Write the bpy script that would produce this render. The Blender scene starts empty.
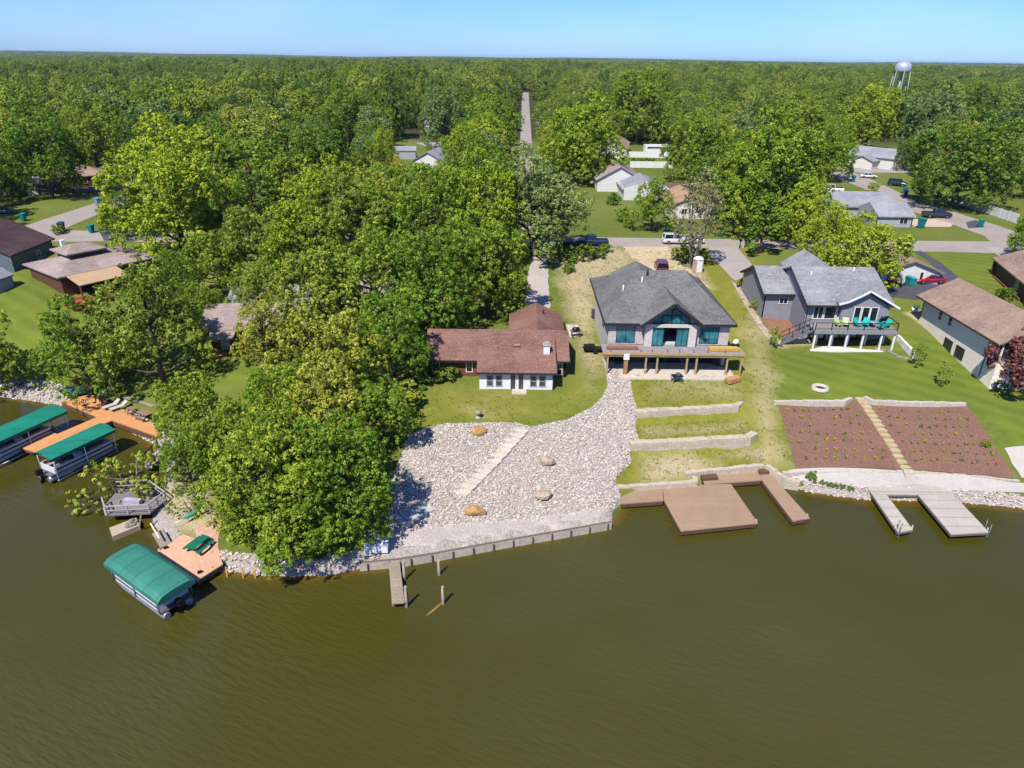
import math, random
import numpy as np
# ---------------------------------------------------------------- camera geometry
W_, H_, F_ = 1024, 768, 692.0
CAMZ = 38.0
PITCH = math.radians(25.3); ROLL = math.radians(0.72)
_f = np.array([0, math.cos(PITCH), -math.sin(PITCH)])
_u0 = np.array([0, math.sin(PITCH), math.cos(PITCH)])
_r0 = np.array([1.0, 0, 0])
_r = _r0*math.cos(ROLL) + _u0*math.sin(ROLL)
_u = _u0*math.cos(ROLL) - _r0*math.sin(ROLL)
CAM = np.array([0, 0, CAMZ])
def ray(px, py):
    return _f + (px-512)/F_*_r - (py-384)/F_*_u
def P(px, py, z=0.0):
    """point of height z seen at that place in the photograph"""
    d = ray(px, py); t = (z-CAMZ)/d[2]
    p = CAM + t*d
    return float(p[0]), float(p[1])
def proj(x, y, z):
    v = np.array([x, y, z]) - CAM; dz = v @ _f
    return 512 + F_*(v@_r)/dz, 384 - F_*(v@_u)/dz, dz
# ---------------------------------------------------------------- shoreline and terrain
SHORE_PX = [(-260,372),(-120,385),(0,397),(39,402),(58,405),(92,417),(109,420),(152,444),(160,449),(166,468),(160,492),(150,507),(152,524),(163,540),(176,561),
            (220,571),(277,577),(330,576),(362,569),(401,564),(500,546),(611,526),(622,508),(640,498),(700,486),(764,471),(786,484),(806,492),(864,500),(964,503),(1024,509),(1200,528),(1400,545)]
SHORE = np.array([P(x, y, 0) for x, y in SHORE_PX])
LANDPOLY = np.vstack([SHORE, [[SHORE[-1,0]+200, SHORE[-1,1]], [SHORE[-1,0]+200, 9000], [SHORE[0,0]-400, 9000], [SHORE[0,0]-400, SHORE[0,1]]]])
def inside(x, y, poly):
    x = np.asarray(x, float); y = np.asarray(y, float); r = np.zeros(x.shape, bool)
    n = len(poly); j = n-1
    for i in range(n):
        xi, yi = poly[i]; xj, yj = poly[j]
        c = ((yi > y) != (yj > y)) & (x < (xj-xi)*(y-yi)/((yj-yi) if yj != yi else 1e-12)+xi)
        r ^= c; j = i
    return r
def dist_line(x, y, line):
    x = np.asarray(x, float); y = np.asarray(y, float); best = np.full(x.shape, 1e9)
    for (ax, ay), (bx, by) in zip(line[:-1], line[1:]):
        dx, dy = bx-ax, by-ay; L = dx*dx+dy*dy+1e-12
        t = np.clip(((x-ax)*dx+(y-ay)*dy)/L, 0, 1)
        best = np.minimum(best, np.hypot(x-ax-t*dx, y-ay-t*dy))
    return best
def sstep(a, b, v):
    t = np.clip((v-a)/(b-a), 0, 1); return t*t*(3-2*t)
def shore_d(x, y):
    d = dist_line(x, y, SHORE)
    return np.where(inside(x, y, LANDPOLY), d, -d)
# terraces below the big grey house (pixel outlines at their heights)
def poly_px(pts, z): return np.array([P(a, b, z) for a, b in pts])
PLAT = 8.0
def base_h(x, y):
    x = np.asarray(x, float); y = np.asarray(y, float)
    d = shore_d(x, y)
    left = np.interp(d, [-6,-.6,0,.5,3,10,25,45,70], [-2.5,-.9,-.25,.5,1.0,2.2,4.2,7.0,PLAT])
    mid = np.interp(d, [-6,-.6,0,.5,4,18,30,60,80], [-2.5,-.9,-.25,.75,.95,4.3,5.0,7.6,PLAT])
    rgt = np.interp(d, [-6,-.6,0,.5,5,13.5,25,32,60], [-2.5,-.9,-.25,.4,1.1,4.2,5.0,6.3,PLAT])
    a = sstep(-22, -12, x); b = sstep(20, 25, x)
    z = left*(1-a) + (mid*(1-b) + rgt*b)*a
    return z
# heights by control points: (pixel x, pixel y, height) - solved as a smooth surface
_CP = [(430,545,.95),(500,530,.95),(600,503,.95),(440,520,1.15),(520,500,1.3),(600,480,1.5),(420,470,2.6),(500,465,2.4),(560,450,2.7),(620,445,2.6),
 (440,425,3.9),(500,422,3.95),(560,432,3.6),(600,415,3.7),(630,410,3.6),(478,389,4.6),(556,390,4.6),(430,365,4.9),(440,395,4.4),(410,410,3.9),(570,370,4.9),(540,315,5.6),
 (590,385,4.7),(595,340,5.6),(575,330,5.6),(585,300,6.6),(540,290,6.4),(560,270,7.3),(600,262,7.7),(690,275,7.8),(640,260,7.8),
 (605,372,5),(640,372,5),(700,373,5),(742,374,5),(640,345,5),(700,345,5),(720,300,7.2),(735,320,6.8),(752,345,5.9),(765,370,5.1),
 (640,400,4.5),(740,397,4.5),(700,430,3.1),(640,432,3.1),(700,465,1.7),(640,470,1.6),(765,420,3.4),(775,450,2.0),(640,492,.7),(700,482,.75),
 (775,400,4.15),(870,399,4.25),(968,403,4.2),(795,471,.95),(905,470,.95),(1010,482,.95),(835,420,3.2),(935,425,3.2),(900,450,1.9),
 (800,375,4.8),(870,375,4.8),(930,375,4.8),(785,352,5.05),(880,352,5.05),(830,348,5.0),(770,335,6.0),(752,300,7.2),(745,270,7.9),(890,345,5.4),(905,320,6.6),
 (900,295,7.6),(940,290,7.6),(970,280,7.7),(960,345,5.8),(975,360,5.1),(1000,378,4.7),(1000,400,4.1),(1015,300,7.5),(1060,340,6.0),(1020,430,3.4),(1080,450,2.6),(960,250,8),(1020,250,8),
 (0,390,.9),(30,385,1.3),(60,375,2.0),(40,350,3.2),(100,345,3.6),(20,320,4.6),(60,302,5.2),(110,297,5.3),(35,297,6.0),(0,295,6.0),(30,255,7.3),(60,240,7.5),(150,240,7.7),(100,392,1.1),(130,400,1.1),
 (160,425,1.1),(190,450,1.1),(190,500,1.1),(210,540,1.0),(240,555,.95),(300,560,.95),(350,556,.95),(250,480,1.9),(300,470,2.2),(350,470,2.2),(300,420,3.0),(230,400,3.0),(180,380,2.8),
 (240,360,4.2),(300,340,4.8),(200,350,4.4),(360,400,3.9),(380,350,4.9),(400,300,6.2),(300,290,6.6),(200,290,6.4),(150,270,6.6),(500,290,6.6),(470,270,7.3),(350,260,7.6)]
_pts = [(*P(a, b, z), z) for a, b, z in _CP]
_s = np.cumsum(np.r_[0, np.hypot(*np.diff(SHORE, axis=0).T)])
for t in np.arange(0, _s[-1], 4.0):
    _pts.append((np.interp(t, _s, SHORE[:,0]), np.interp(t, _s, SHORE[:,1]), .45))
for x in range(-130, 141, 15): _pts += [(x, 122.0, 7.85), (x, 132.0, 8.0), (x, 150.0, 8.0)]
for y in range(60, 120, 12): _pts += [(-130, y, 3+(y-60)/12.0), (125, y, 3+(y-60)/12.0)]
_pts = np.array(_pts)
_d = np.hypot(_pts[:,None,0]-_pts[None,:,0], _pts[:,None,1]-_pts[None,:,1])
_A = np.block([[-_d+np.eye(len(_pts))*.25, np.ones((len(_pts),1))],[np.ones((1,len(_pts))), np.zeros((1,1))]])
_wt = np.linalg.solve(_A, np.r_[_pts[:,2], 0])
T1 = np.array([P(630,412,4.3), P(742,404,4.3), P(750,372,5), P(600,372,5), P(612,395,4.6)])
T2 = np.array([P(628,443,3.05), P(757,436,3.05), P(742,417,3.1), P(634,423,3.1)])
T3 = np.array([P(612,494,.8), P(700,486,.8), P(766,472,.8), P(765,446,2.0), P(632,454,2.0)])
def _poly_soft(x, y, poly, w):
    d = dist_line(x, y, np.vstack([poly, poly[:1]]))
    return np.clip(.5+np.where(inside(x, y, poly), d, -d)/w, 0, 1)
def H(x, y):
    x = np.atleast_1d(np.asarray(x, float)); y = np.atleast_1d(np.asarray(y, float)); shp = x.shape
    x = x.ravel(); y = y.ravel(); z = np.full(x.shape, PLAT)
    n = (np.abs(x) < 135) & (y < 150) & (y > 20)
    if n.any():
        xs, ys = x[n], y[n]; acc = np.full(xs.shape, _wt[-1])
        for (px, py, _), w in zip(_pts, _wt[:-1]): acc -= w*np.hypot(xs-px, ys-py)
        d = shore_d(xs, ys)
        acc = acc*(1-sstep(120, 148, ys)) + PLAT*sstep(120, 148, ys)
        e = sstep(105, 135, np.abs(xs)); acc = acc*(1-e) + np.interp(d, [0, 60], [.5, PLAT])*e
        acc = np.maximum(acc, .4)
        for poly, (za, ya), (zb, yb), w in ((T3, (.95,56.5), (1.9,61.0), .7), (T2, (3.0,61.0), (3.15,65.0), .5), (T1, (4.3,65.5), (5.0,72.0), .5)):
            m = _poly_soft(xs, ys, poly, w); acc = acc*(1-m) + np.interp(ys, [ya, yb], [za, zb])*m
        acc = np.where(d < .6, np.interp(d, [-6,-.8,0,.6], [-2.5,-.9,-.15,1])*np.where(d > 0, acc, 1), acc)
        z[n] = acc
    m = ~n & (y <= 20); z[m] = -2.5
    m = ~n & (y > 20) & (y < 150)
    if m.any():
        d = shore_d(x[m], y[m]); z[m] = np.where(d < 0, np.maximum(-2.5, d*.8), np.interp(d, [0, 60], [.5, PLAT]))
    return z.reshape(shp)
def hill(x, y): return sstep(2800, 6000, y)*(4+5*np.sin(x/700+1)+4*np.sin(x/260+y/1500))   # low rises far off
def h1(x, y): return float(H(x, y)[0])
def G(px, py, lift=0.0):
    """point of the terrain seen at that place in the photograph"""
    z = 4.0
    for _ in range(14):
        x, y = P(px, py, z); z = .5*z + .5*h1(x, y)
    x, y = P(px, py, z); return x, y, h1(x, y)+lift
SKY_TINT = (.46, .74, 1.44, 1); EXPO = .66; HAZE = 4.5e-5
# kind, crown centre px, crown width px, height/radius, leaves, label
NAMED_TREES = [
 ('big',333,474,122,2.11,'mid','large tree at the lake edge shading the white box on the bulkhead'),
 ('big',272,470,142,2.05,'mid','broad tree at the lake edge behind the green picnic table'),
 ('big',292,513,116,1.6,'mid','low spreading lake-edge tree whose crown hangs out over the stakes'),
 ('near',232,505,46,1.82,'olive','small tree at the corner of the pink deck beside the pontoon boat'),
 ('near',372,418,84,2.05,'mid','tree at the left edge of the riprap, nearest the white sunroom'),
 ('near',190,408,80,2.17,'mid','tree between the orange deck and the brown house in the trees'),
 ('near',150,322,112,2.28,'olive','tall tree in front of the house with the red deck, right of its awning'),
 ('near',76,342,92,2.28,'mid','tree on the lawn in front of the red deck posts'),
 ('near',116,350,44,2.17,'olive','slim tree squeezed between the two trees in front of the red deck'),
 ('near',172,192,128,1.94,'bright','tall bright tree on the lawn right of the cul-de-sac'),
 ('near',-44,334,100,2.2,'mid','tree cut by the left edge whose shade darkens the lawn beside the pale shed'),
 ('near',122,212,52,1.82,'mid','dark-trunked tree casting shade on the sealed drive of the red-deck house'),
 ('near',226,218,66,2.17,'mid','tree right of the tall bright tree by the cul-de-sac'),
 ('near',252,248,80,2.17,'olive','olive tree behind the brown house in the trees'),
 ('near',300,232,104,2.05,'bright','yellow-green tree in the dense grove, farthest back at its left'),
 ('near',356,226,112,2.05,'olive','olive tree in the dense grove below the small clearing'),
 ('near',420,222,112,2.17,'mid','mid green tree in the dense grove left of the street'),
 ('near',478,205,104,2.17,'bright','bright tree in the dense grove left of the tree by the parked pickup'),
 ('near',534,200,118,1.8,'blue','wide grey-green tree standing over the blue cars on the street'),
 
 ('near',322,296,100,2.05,'olive','broad olive tree in the middle of the dense grove'),
 ('near',372,284,112,2.05,'mid','rounded tree in the middle of the dense grove, right of the broad olive one'),
 ('near',432,280,106,2.05,'mid','tree in the dense grove behind the left wing of the red-brown roof'),
 ('near',486,262,98,2.17,'mid','tree left of the shaded gravel drive'),
 ('near',508,292,46,2.28,'deep','small dark tree against the back of the red-brown roof'),
 ('near',262,330,58,2.3,'olive','slender olive tree at the right corner of the brown house above the red canoe'),
 ('near',214,262,64,2.0,'mid','tree between the low hip-roofed house and the dense grove'),
 ('near',168,282,58,2.2,'mid','slim tree behind the tall one in front of the red deck'),
 ('near',258,292,62,2.0,'olive','olive tree directly behind the brown house above the red canoe'),
 ('near',206,306,40,2.6,'mid','thin tall tree leaning over the roof of the brown house in the trees'),
 ('near',330,360,118,2.05,'olive','olive tree in front of the dense grove, left of the brick wing'),
 ('near',392,338,88,2.17,'mid','tree overhanging the dark end of the brick wing'),
 ('near',286,404,96,1.94,'bright','yellow-green tree halfway between the lake and the brown house in the trees'),
 ('near',328,414,104,2.05,'olive','olive tree behind the large tree at the lake edge'),
 ('near',186,460,60,2.17,'mid','tree at the shore above the old grey deck'),
 ('near',224,440,80,2.05,'mid','tree at the shore left of the broad one'),
 ('near',778,168,122,1.99,'mid','big dark green tree behind the blue-grey house, right of the bare clump'),
 ('near',712,172,50,2.05,'deep','dark tree left of the big deep green one behind the bare clump'),
 ('oval',765,222,48,2.5,'mid','pointed pale green tree beside the concrete driveway'),
 ('near',803,214,54,2.28,'bright','yellow-green tree between the pointed one and the big maples'),
 ('near',832,232,58,2.28,'bright','bright tree behind the roof ridge of the blue-grey house'),
 ('near',870,251,84,1.75,'bright','wide bright maple beside the small white house with the brown roof'),
 ('near',810,196,40,2.05,'mid','small tree at the left end of the long grey roof behind the maples'),
 ('near',654,203,46,2.28,'bright','round bright tree between the white gabled house and the tan roof'),
 ('near',967,158,106,1.75,'deep','huge spreading dark tree shading the road at the far right'),
 ('near',1030,232,40,2.51,'bright','bright tree cut by the right edge beside the road junction'),
 ('near',909,153,28,2.28,'deep','round dark tree right of the white barn'),
 ('near',832,150,54,2.05,'bright','bright tree left of the white barn, over its driveway'),
 ('near',800,128,70,2.05,'mid','mid green tree behind the big deep green one at the right'),
 ('near',872,116,60,2.05,'bright','yellow-green tree behind the white barn'),
 ('near',934,116,66,2.17,'blue','grey-green tree behind the round dark tree'),
 ('near',1010,130,60,2.17,'blue','grey-green tree behind the huge spreading tree'),
 ('near',380,150,33,2.51,'bright','small bright tree standing alone on the clearing'),
 ('cone',397,166,13,3.6,'yellow','narrow golden conifer beside the pale shed'),
 ('near',318,158,92,2.05,'deep','dark domed tree left of the clearing'),
 ('near',386,102,58,2.17,'deep','dark tree with a bare straight trunk at the back of the clearing'),
 ('near',346,112,58,2.05,'mid','mid green tree left of the dark tree at the back of the clearing'),
 ('near',444,116,48,2.39,'blue','pale grey-green tree right of the clearing'),
 ('near',462,152,52,2.28,'bright','bright tree between the clearing and the straight road'),
 ('near',496,122,50,2.28,'mid','tree on the left verge of the straight road'),
 ('near',582,136,84,2.05,'bright','wide bright tree on the right verge of the straight road'),
 ('near',640,104,64,2.17,'mid','tall tree behind the two white fences'),
 ('near',700,140,70,2.17,'mid','tree right of the white fences, behind the wooden fence'),
 ('near',268,122,58,2.17,'deep','deep green tree left of the dark domed one'),
 ('near',40,150,84,2.05,'mid','tree beside the brown roofed house at the far left'),
 ('near',92,142,60,2.17,'mid','tree right of the brown roofed house at the far left'),
 ('near',8,176,34,2.17,'bright','bright tree cut by the left edge above the cul-de-sac lawn'),
]
CLEAR = [(0,184,105,216),(55,160,95,184),(398,126,444,162),(338,142,348,152),(520,98,534,140),(590,140,672,200),(672,186,702,228),(590,220,770,262),(850,138,912,192),(905,184,1024,252),(826,186,912,224),(895,66,910,84),(866,168,905,196),(926,240,1024,290),(424,148,446,166),(400,146,412,158),(604,80,610,96)]
# footprints that no tree of the wood may stand in: x0, x1, y0, y1
FOOT = [(-95,96,116,131),(-95,-80,116,178),(84,108,120,335),(-2,10,120,340),(17,36,160,205),(30,42,140,160),(64,86,136,162),(103,130,212,242),(96,110,140,170),(-96,-55,90,120),(-112,-84,170,215),(30,55,175,245),(60,110,85,126)]
FARGAPS = [(-10,350,1500,3300),(-1950,-1650,1500,3300),(1050,1420,1150,2400),(224,238,398,412)]
import bpy, bmesh
from mathutils import Vector, Matrix
from mathutils.geometry import delaunay_2d_cdt
random.seed(7); RNG = np.random.default_rng(7)
scn = bpy.context.scene; COL = scn.collection
PI = math.pi
def S(r, g, b, k=1.0):
    f = lambda c: (c/255/12.92 if c/255 <= .04045 else ((c/255+.055)/1.055)**2.4)*k
    return (f(r), f(g), f(b), 1)
# ---------------------------------------------------------------- objects
def tag(o, label=None, cat=None, group=None, kind=None):
    if label: o['label'] = label
    if cat: o['category'] = cat
    if group: o['group'] = group
    if kind: o['kind'] = kind
    return o
def empty(name, loc, rz=0, label=None, cat=None, group=None):
    o = bpy.data.objects.new(name, None); COL.objects.link(o)
    o.location = loc; o.rotation_euler = (0, 0, rz); o.empty_display_size = .3
    return tag(o, label, cat, group)
def copy_tree(o, parent=None):
    c = o.copy(); COL.objects.link(c)
    if parent is not None: c.parent = parent
    for ch in list(KIDS.get(o.name, [])):
        KIDS.setdefault(c.name, []).append(copy_tree(ch, c))
    return c
KIDS = {}
def link(name, me, mats, parent=None, loc=None):
    o = bpy.data.objects.new(name, me); COL.objects.link(o)
    for m in (mats if isinstance(mats, (list, tuple)) else [mats]): me.materials.append(m)
    if parent is not None: o.parent = parent; KIDS.setdefault(parent.name, []).append(o)
    if loc is not None: o.location = loc
    return o
def np_mesh(name, V, F, smooth=False, attrs=None, midx=None):
    """V (n,3), F (m,k) arrays"""
    me = bpy.data.meshes.new(name); V = np.asarray(V, np.float32); F = np.asarray(F, np.int32); k = F.shape[1]
    me.vertices.add(len(V)); me.vertices.foreach_set('co', V.ravel())
    me.loops.add(F.size); me.loops.foreach_set('vertex_index', F.ravel())
    me.polygons.add(len(F)); me.polygons.foreach_set('loop_start', np.arange(0, F.size, k, dtype=np.int32))
    me.polygons.foreach_set('use_smooth', np.full(len(F), smooth))
    if midx is not None: me.polygons.foreach_set('material_index', np.asarray(midx, np.int32))
    me.update(calc_edges=True)
    for n, a in (attrs or {}).items():
        at = me.attributes.new(n, 'FLOAT', 'POINT'); at.data.foreach_set('value', np.asarray(a, np.float32))
    return me
class MB:
    def __init__(s): s.v = []; s.f = []; s.m = []; s.sm = []
    def add(s, V, F, mi=0, smooth=False):
        b = len(s.v); s.v += [tuple(p) for p in V]
        for f in F: s.f.append([i+b for i in f]); s.m.append(mi); s.sm.append(smooth)
        return s
    def box(s, cx, cy, cz, sx, sy, sz, rz=0, mi=0):
        """centre in x,y; cz = bottom"""
        c, n = math.cos(rz), math.sin(rz); V = []
        for z in (cz, cz+sz):
            for ax, ay in ((-1,-1),(1,-1),(1,1),(-1,1)):
                x, y = ax*sx/2, ay*sy/2; V.append((cx+x*c-y*n, cy+x*n+y*c, z))
        return s.add(V, [(3,2,1,0),(4,5,6,7),(0,1,5,4),(1,2,6,5),(2,3,7,6),(3,0,4,7)], mi)
    def bx(s, x0, x1, y0, y1, z0, z1, mi=0): return s.box((x0+x1)/2, (y0+y1)/2, z0, abs(x1-x0), abs(y1-y0), z1-z0, 0, mi)
    def prism(s, poly, z0, z1, mi=0):
        n = len(poly)
        if sum(poly[i][0]*poly[(i+1)%n][1]-poly[(i+1)%n][0]*poly[i][1] for i in range(n)) < 0: poly = poly[::-1]
        zz0 = z0 if hasattr(z0, '__len__') else [z0]*n; zz1 = z1 if hasattr(z1, '__len__') else [z1]*n
        V = [(x, y, z) for (x, y), z in zip(poly, zz0)]+[(x, y, z) for (x, y), z in zip(poly, zz1)]
        return s.add(V, [tuple(range(n-1,-1,-1)), tuple(range(n,2*n))]+[(i,(i+1)%n,(i+1)%n+n,i+n) for i in range(n)], mi)
    def bar(s, a, b, w, h=None, mi=0):
        """square bar from a to b"""
        h = h or w; a, b = Vector(a), Vector(b); d = (b-a).normalized()
        u = d.cross(Vector((0,0,1))); u = Vector((1,0,0)) if u.length < 1e-3 else u.normalized(); v = u.cross(d)
        V = [p+u*(i*w/2)+v*(j*h/2) for p in (a, b) for i, j in ((-1,-1),(1,-1),(1,1),(-1,1))]
        return s.add(V, [(3,2,1,0),(4,5,6,7),(0,1,5,4),(1,2,6,5),(2,3,7,6),(3,0,4,7)], mi)
    def tube(s, pts, rad, n=8, mi=0, cap=True):
        pts = [Vector(p) for p in pts]; rad = rad if hasattr(rad, '__len__') else [rad]*len(pts); V = []; F = []
        for i, p in enumerate(pts):
            d = (pts[min(i+1, len(pts)-1)]-pts[max(i-1, 0)]).normalized()
            u = d.cross(Vector((0,0,1))); u = Vector((1,0,0)) if u.length < 1e-2 else u.normalized(); w = u.cross(d)
            for k in range(n):
                a = 2*PI*k/n; V.append(p+(u*math.cos(a)+w*math.sin(a))*rad[i])
        for i in range(len(pts)-1):
            for k in range(n):
                F.append((i*n+k, i*n+(k+1)%n, (i+1)*n+(k+1)%n, (i+1)*n+k))
        s.add(V, F, mi, True)
        if cap:
            b = len(s.v)-len(V); s.f.append([b+k for k in range(n)][::-1]); s.m.append(mi); s.sm.append(False)
            s.f.append([b+(len(pts)-1)*n+k for k in range(n)]); s.m.append(mi); s.sm.append(False)
        return s
    def lathe(s, prof, n=16, c=(0,0,0), mi=0):
        V = []; F = []
        for r, z in prof:
            for k in range(n): V.append((c[0]+r*math.cos(2*PI*k/n), c[1]+r*math.sin(2*PI*k/n), c[2]+z))
        for i in range(len(prof)-1):
            for k in range(n): F.append((i*n+k, i*n+(k+1)%n, (i+1)*n+(k+1)%n, (i+1)*n+k))
        return s.add(V, F, mi, True)
    def slab(s, quad, t, mi=0):
        """a roof plane: 3-4 points, thickened downwards"""
        n = len(quad); V = [tuple(p) for p in quad]+[(p[0], p[1], p[2]-t) for p in quad]
        a, b, c = (Vector(quad[i]) for i in (0, 1, 2))
        F = [tuple(range(n)), tuple(range(2*n-1, n-1, -1))]+[(i+n,(i+1)%n+n,(i+1)%n,i) for i in range(n)]
        if (b-a).cross(c-a).z < 0: F = [f[::-1] for f in F]
        return s.add(V, F, mi)
    def build(s, name, mat, parent=None, loc=None, rz=None):
        me = bpy.data.meshes.new(name); me.from_pydata(s.v, [], s.f); me.update()
        me.polygons.foreach_set('material_index', s.m); me.polygons.foreach_set('use_smooth', s.sm)
        o = link(name, me, mat, parent, loc)
        if rz is not None: o.rotation_euler = (0, 0, rz)
        return o
def blob(rx, ry, rz, seed=0, rough=.15, sub=2):
    bm = bmesh.new(); bmesh.ops.create_icosphere(bm, subdivisions=sub, radius=1); r = random.Random(seed)
    ph = [(r.uniform(0,6.3), Vector((r.gauss(0,1), r.gauss(0,1), r.gauss(0,1)))*1.6) for _ in range(5)]
    for v in bm.verts:
        k = 1+rough*sum(math.sin(a+v.co.dot(w)) for a, w in ph)/1.8
        v.co = Vector((v.co.x*rx*k, v.co.y*ry*k, v.co.z*rz*k))
    V = np.array([v.co[:] for v in bm.verts]); F = np.array([[v.index for v in f.verts] for f in bm.faces]); bm.free()
    return V, F
def drape(name, poly, off, mat, res=1.2, jitter=0, kind='structure'):
    """a sheet lying on the terrain"""
    poly = [tuple(p[:2]) for p in poly]; out = []
    for (ax, ay), (bx, by) in zip(poly, poly[1:]+poly[:1]):
        L = math.hypot(bx-ax, by-ay); n = max(1, int(L/res))
        for i in range(n):
            t = i/n; out.append((ax+(bx-ax)*t+random.uniform(-1,1)*jitter, ay+(by-ay)*t+random.uniform(-1,1)*jitter))
    nb = len(out); A = np.array(out); gx, gy = np.meshgrid(np.arange(A[:,0].min(), A[:,0].max(), res), np.arange(A[:,1].min(), A[:,1].max(), res))
    gx, gy = gx.ravel(), gy.ravel(); ok = inside(gx, gy, A) & (dist_line(gx, gy, np.vstack([A, A[:1]])) > res*.4)
    pts = [Vector(p) for p in out]+[Vector(p) for p in zip(gx[ok], gy[ok])]
    r = delaunay_2d_cdt(pts, [], [list(range(nb))], 1, 1e-5)
    XY = np.array([v[:] for v in r[0]]); Z = H(XY[:,0], XY[:,1])+off
    F = [list(f) for f in r[2]]
    me = bpy.data.meshes.new(name); me.from_pydata([(*p, z) for p, z in zip(XY.tolist(), Z.tolist())], [], F); me.update()
    if len(me.polygons) and me.polygons[0].normal.z < 0: me.flip_normals()
    return tag(link(name, me, mat), kind=kind)
# ---------------------------------------------------------------- materials
def nt(name):
    m = bpy.data.materials.new(name); m.use_nodes = True; t = m.node_tree; b = t.nodes['Principled BSDF']; return m, t, b
def N(t, ty, **kw):
    n = t.nodes.new(ty)
    for k, v in kw.items():
        if k in n.inputs: n.inputs[k].default_value = v
        else: setattr(n, k, v)
    return n
def mixc(t, fac, a, b, blend='MIX'):
    n = t.nodes.new('ShaderNodeMix'); n.data_type = 'RGBA'; n.blend_type = blend
    for sock, v in ((n.inputs[0], fac), (n.inputs[6], a), (n.inputs[7], b)):
        if isinstance(v, bpy.types.NodeSocket): t.links.new(v, sock)
        else: sock.default_value = v
    return n.outputs[2]
def maprange(t, v, a, b, c=0, d=1):
    n = N(t, 'ShaderNodeMapRange'); t.links.new(v, n.inputs[0])
    for i, q in enumerate((a, b, c, d)): n.inputs[1+i].default_value = q
    return n.outputs[0]
def noise(t, scale, detail=4, rough=.6, stretch=None, obj=True):
    co = N(t, 'ShaderNodeTexCoord'); n = N(t, 'ShaderNodeTexNoise'); n.inputs['Scale'].default_value = scale
    n.inputs['Detail'].default_value = detail; n.inputs['Roughness'].default_value = rough
    out = co.outputs['Object']
    if stretch:
        mp = N(t, 'ShaderNodeMapping'); mp.inputs['Scale'].default_value = stretch; t.links.new(out, mp.inputs[0]); out = mp.outputs[0]
    t.links.new(out, n.inputs['Vector']); return n.outputs['Fac']
def bump(t, b, h, strength, dist=.05):
    n = N(t, 'ShaderNodeBump'); n.inputs['Strength'].default_value = strength; n.inputs['Distance'].default_value = dist
    t.links.new(h, n.inputs['Height']); t.links.new(n.outputs[0], b.inputs['Normal'])
_mats = {}
def M(name, col=None, rough=.7, var=.18, scale=3.0, var2=0.1, scale2=.35, metal=0, spec=.3, bmp=0, stretch=None, planks=None):
    """a plain surface with two scales of wear in its colour; planks = (axis vector, per metre) adds board joints"""
    if name in _mats: return _mats[name]
    m, t, b = nt(name); _mats[name] = m
    dk = tuple(c*(1-var*1.6) for c in col[:3])+(1,); lt = tuple(min(1, c*(1+var)) for c in col[:3])+(1,)
    n1 = noise(t, scale, 6, .7, stretch); c = mixc(t, maprange(t, n1, .3, .7), dk, lt)
    if var2:
        n2 = noise(t, scale2, 3, .6); c = mixc(t, maprange(t, n2, .35, .7, 0, var2*2.5), c, tuple(x*.55 for x in col[:3])+(1,))
    if planks:
        co = N(t, 'ShaderNodeTexCoord'); dp = N(t, 'ShaderNodeVectorMath', operation='DOT_PRODUCT'); t.links.new(co.outputs['Object'], dp.inputs[0]); dp.inputs[1].default_value = planks[0]
        mu = N(t, 'ShaderNodeMath', operation='MULTIPLY'); t.links.new(dp.outputs['Value'], mu.inputs[0]); mu.inputs[1].default_value = planks[1]
        fr = N(t, 'ShaderNodeMath', operation='FRACT'); t.links.new(mu.outputs[0], fr.inputs[0])
        fl = N(t, 'ShaderNodeMath', operation='FLOOR'); t.links.new(mu.outputs[0], fl.inputs[0])
        wn = N(t, 'ShaderNodeTexWhiteNoise', noise_dimensions='1D'); t.links.new(fl.outputs[0], wn.inputs['W'])
        c = mixc(t, maprange(t, wn.outputs['Value'], 0, 1, 0, .3), c, tuple(x*.6 for x in col[:3])+(1,))
        c = mixc(t, maprange(t, fr.outputs[0], .86, .9, 0, planks[2] if len(planks) > 2 else .55), c, tuple(x*.3 for x in col[:3])+(1,))
    t.links.new(c, b.inputs['Base Color']); b.inputs['Roughness'].default_value = rough; b.inputs['Metallic'].default_value = metal
    b.inputs['Specular IOR Level'].default_value = spec
    if bmp: bump(t, b, n1, bmp)
    return m
def roofmat(name, a, b_, scale=1.0):
    """asphalt shingles: courses of tabs of slightly different shade"""
    if name in _mats: return _mats[name]
    m, t, b = nt(name); _mats[name] = m
    n1 = noise(t, 5*scale, 3, .85, (.8, 1.3, 2.2)); n2 = noise(t, 1.6*scale, 3, .7, (.5, 1, 2)); n3 = noise(t, .25, 4, .6)
    c = mixc(t, maprange(t, n1, .38, .62), a, b_); c = mixc(t, maprange(t, n2, .35, .7, 0, .5), c, tuple(x*.6 for x in a[:3])+(1,))
    c = mixc(t, maprange(t, n3, .4, .75, 0, .35), c, tuple(min(1, x*1.5) for x in b_[:3])+(1,))
    t.links.new(c, b.inputs['Base Color']); b.inputs['Roughness'].default_value = .9; b.inputs['Specular IOR Level'].default_value = .15
    bump(t, b, n1, .8, .05); return m
def siding(name, col, per=5.0, strength=.35):
    """horizontal lap siding: a groove every 1/per metres"""
    return M(name, col, .6, .07, 2.0, .06, .5, planks=((0, 0, 1), per, strength))
def glass(name, col, rough=.08):
    if name in _mats: return _mats[name]
    m, t, b = nt(name); _mats[name] = m
    n = noise(t, .9, 3, .6); c = mixc(t, maprange(t, n, .35, .65), tuple(x*.45 for x in col[:3])+(1,), col)
    t.links.new(c, b.inputs['Base Color']); b.inputs['Roughness'].default_value = rough; b.inputs['Specular IOR Level'].default_value = .9
    return m
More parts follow.
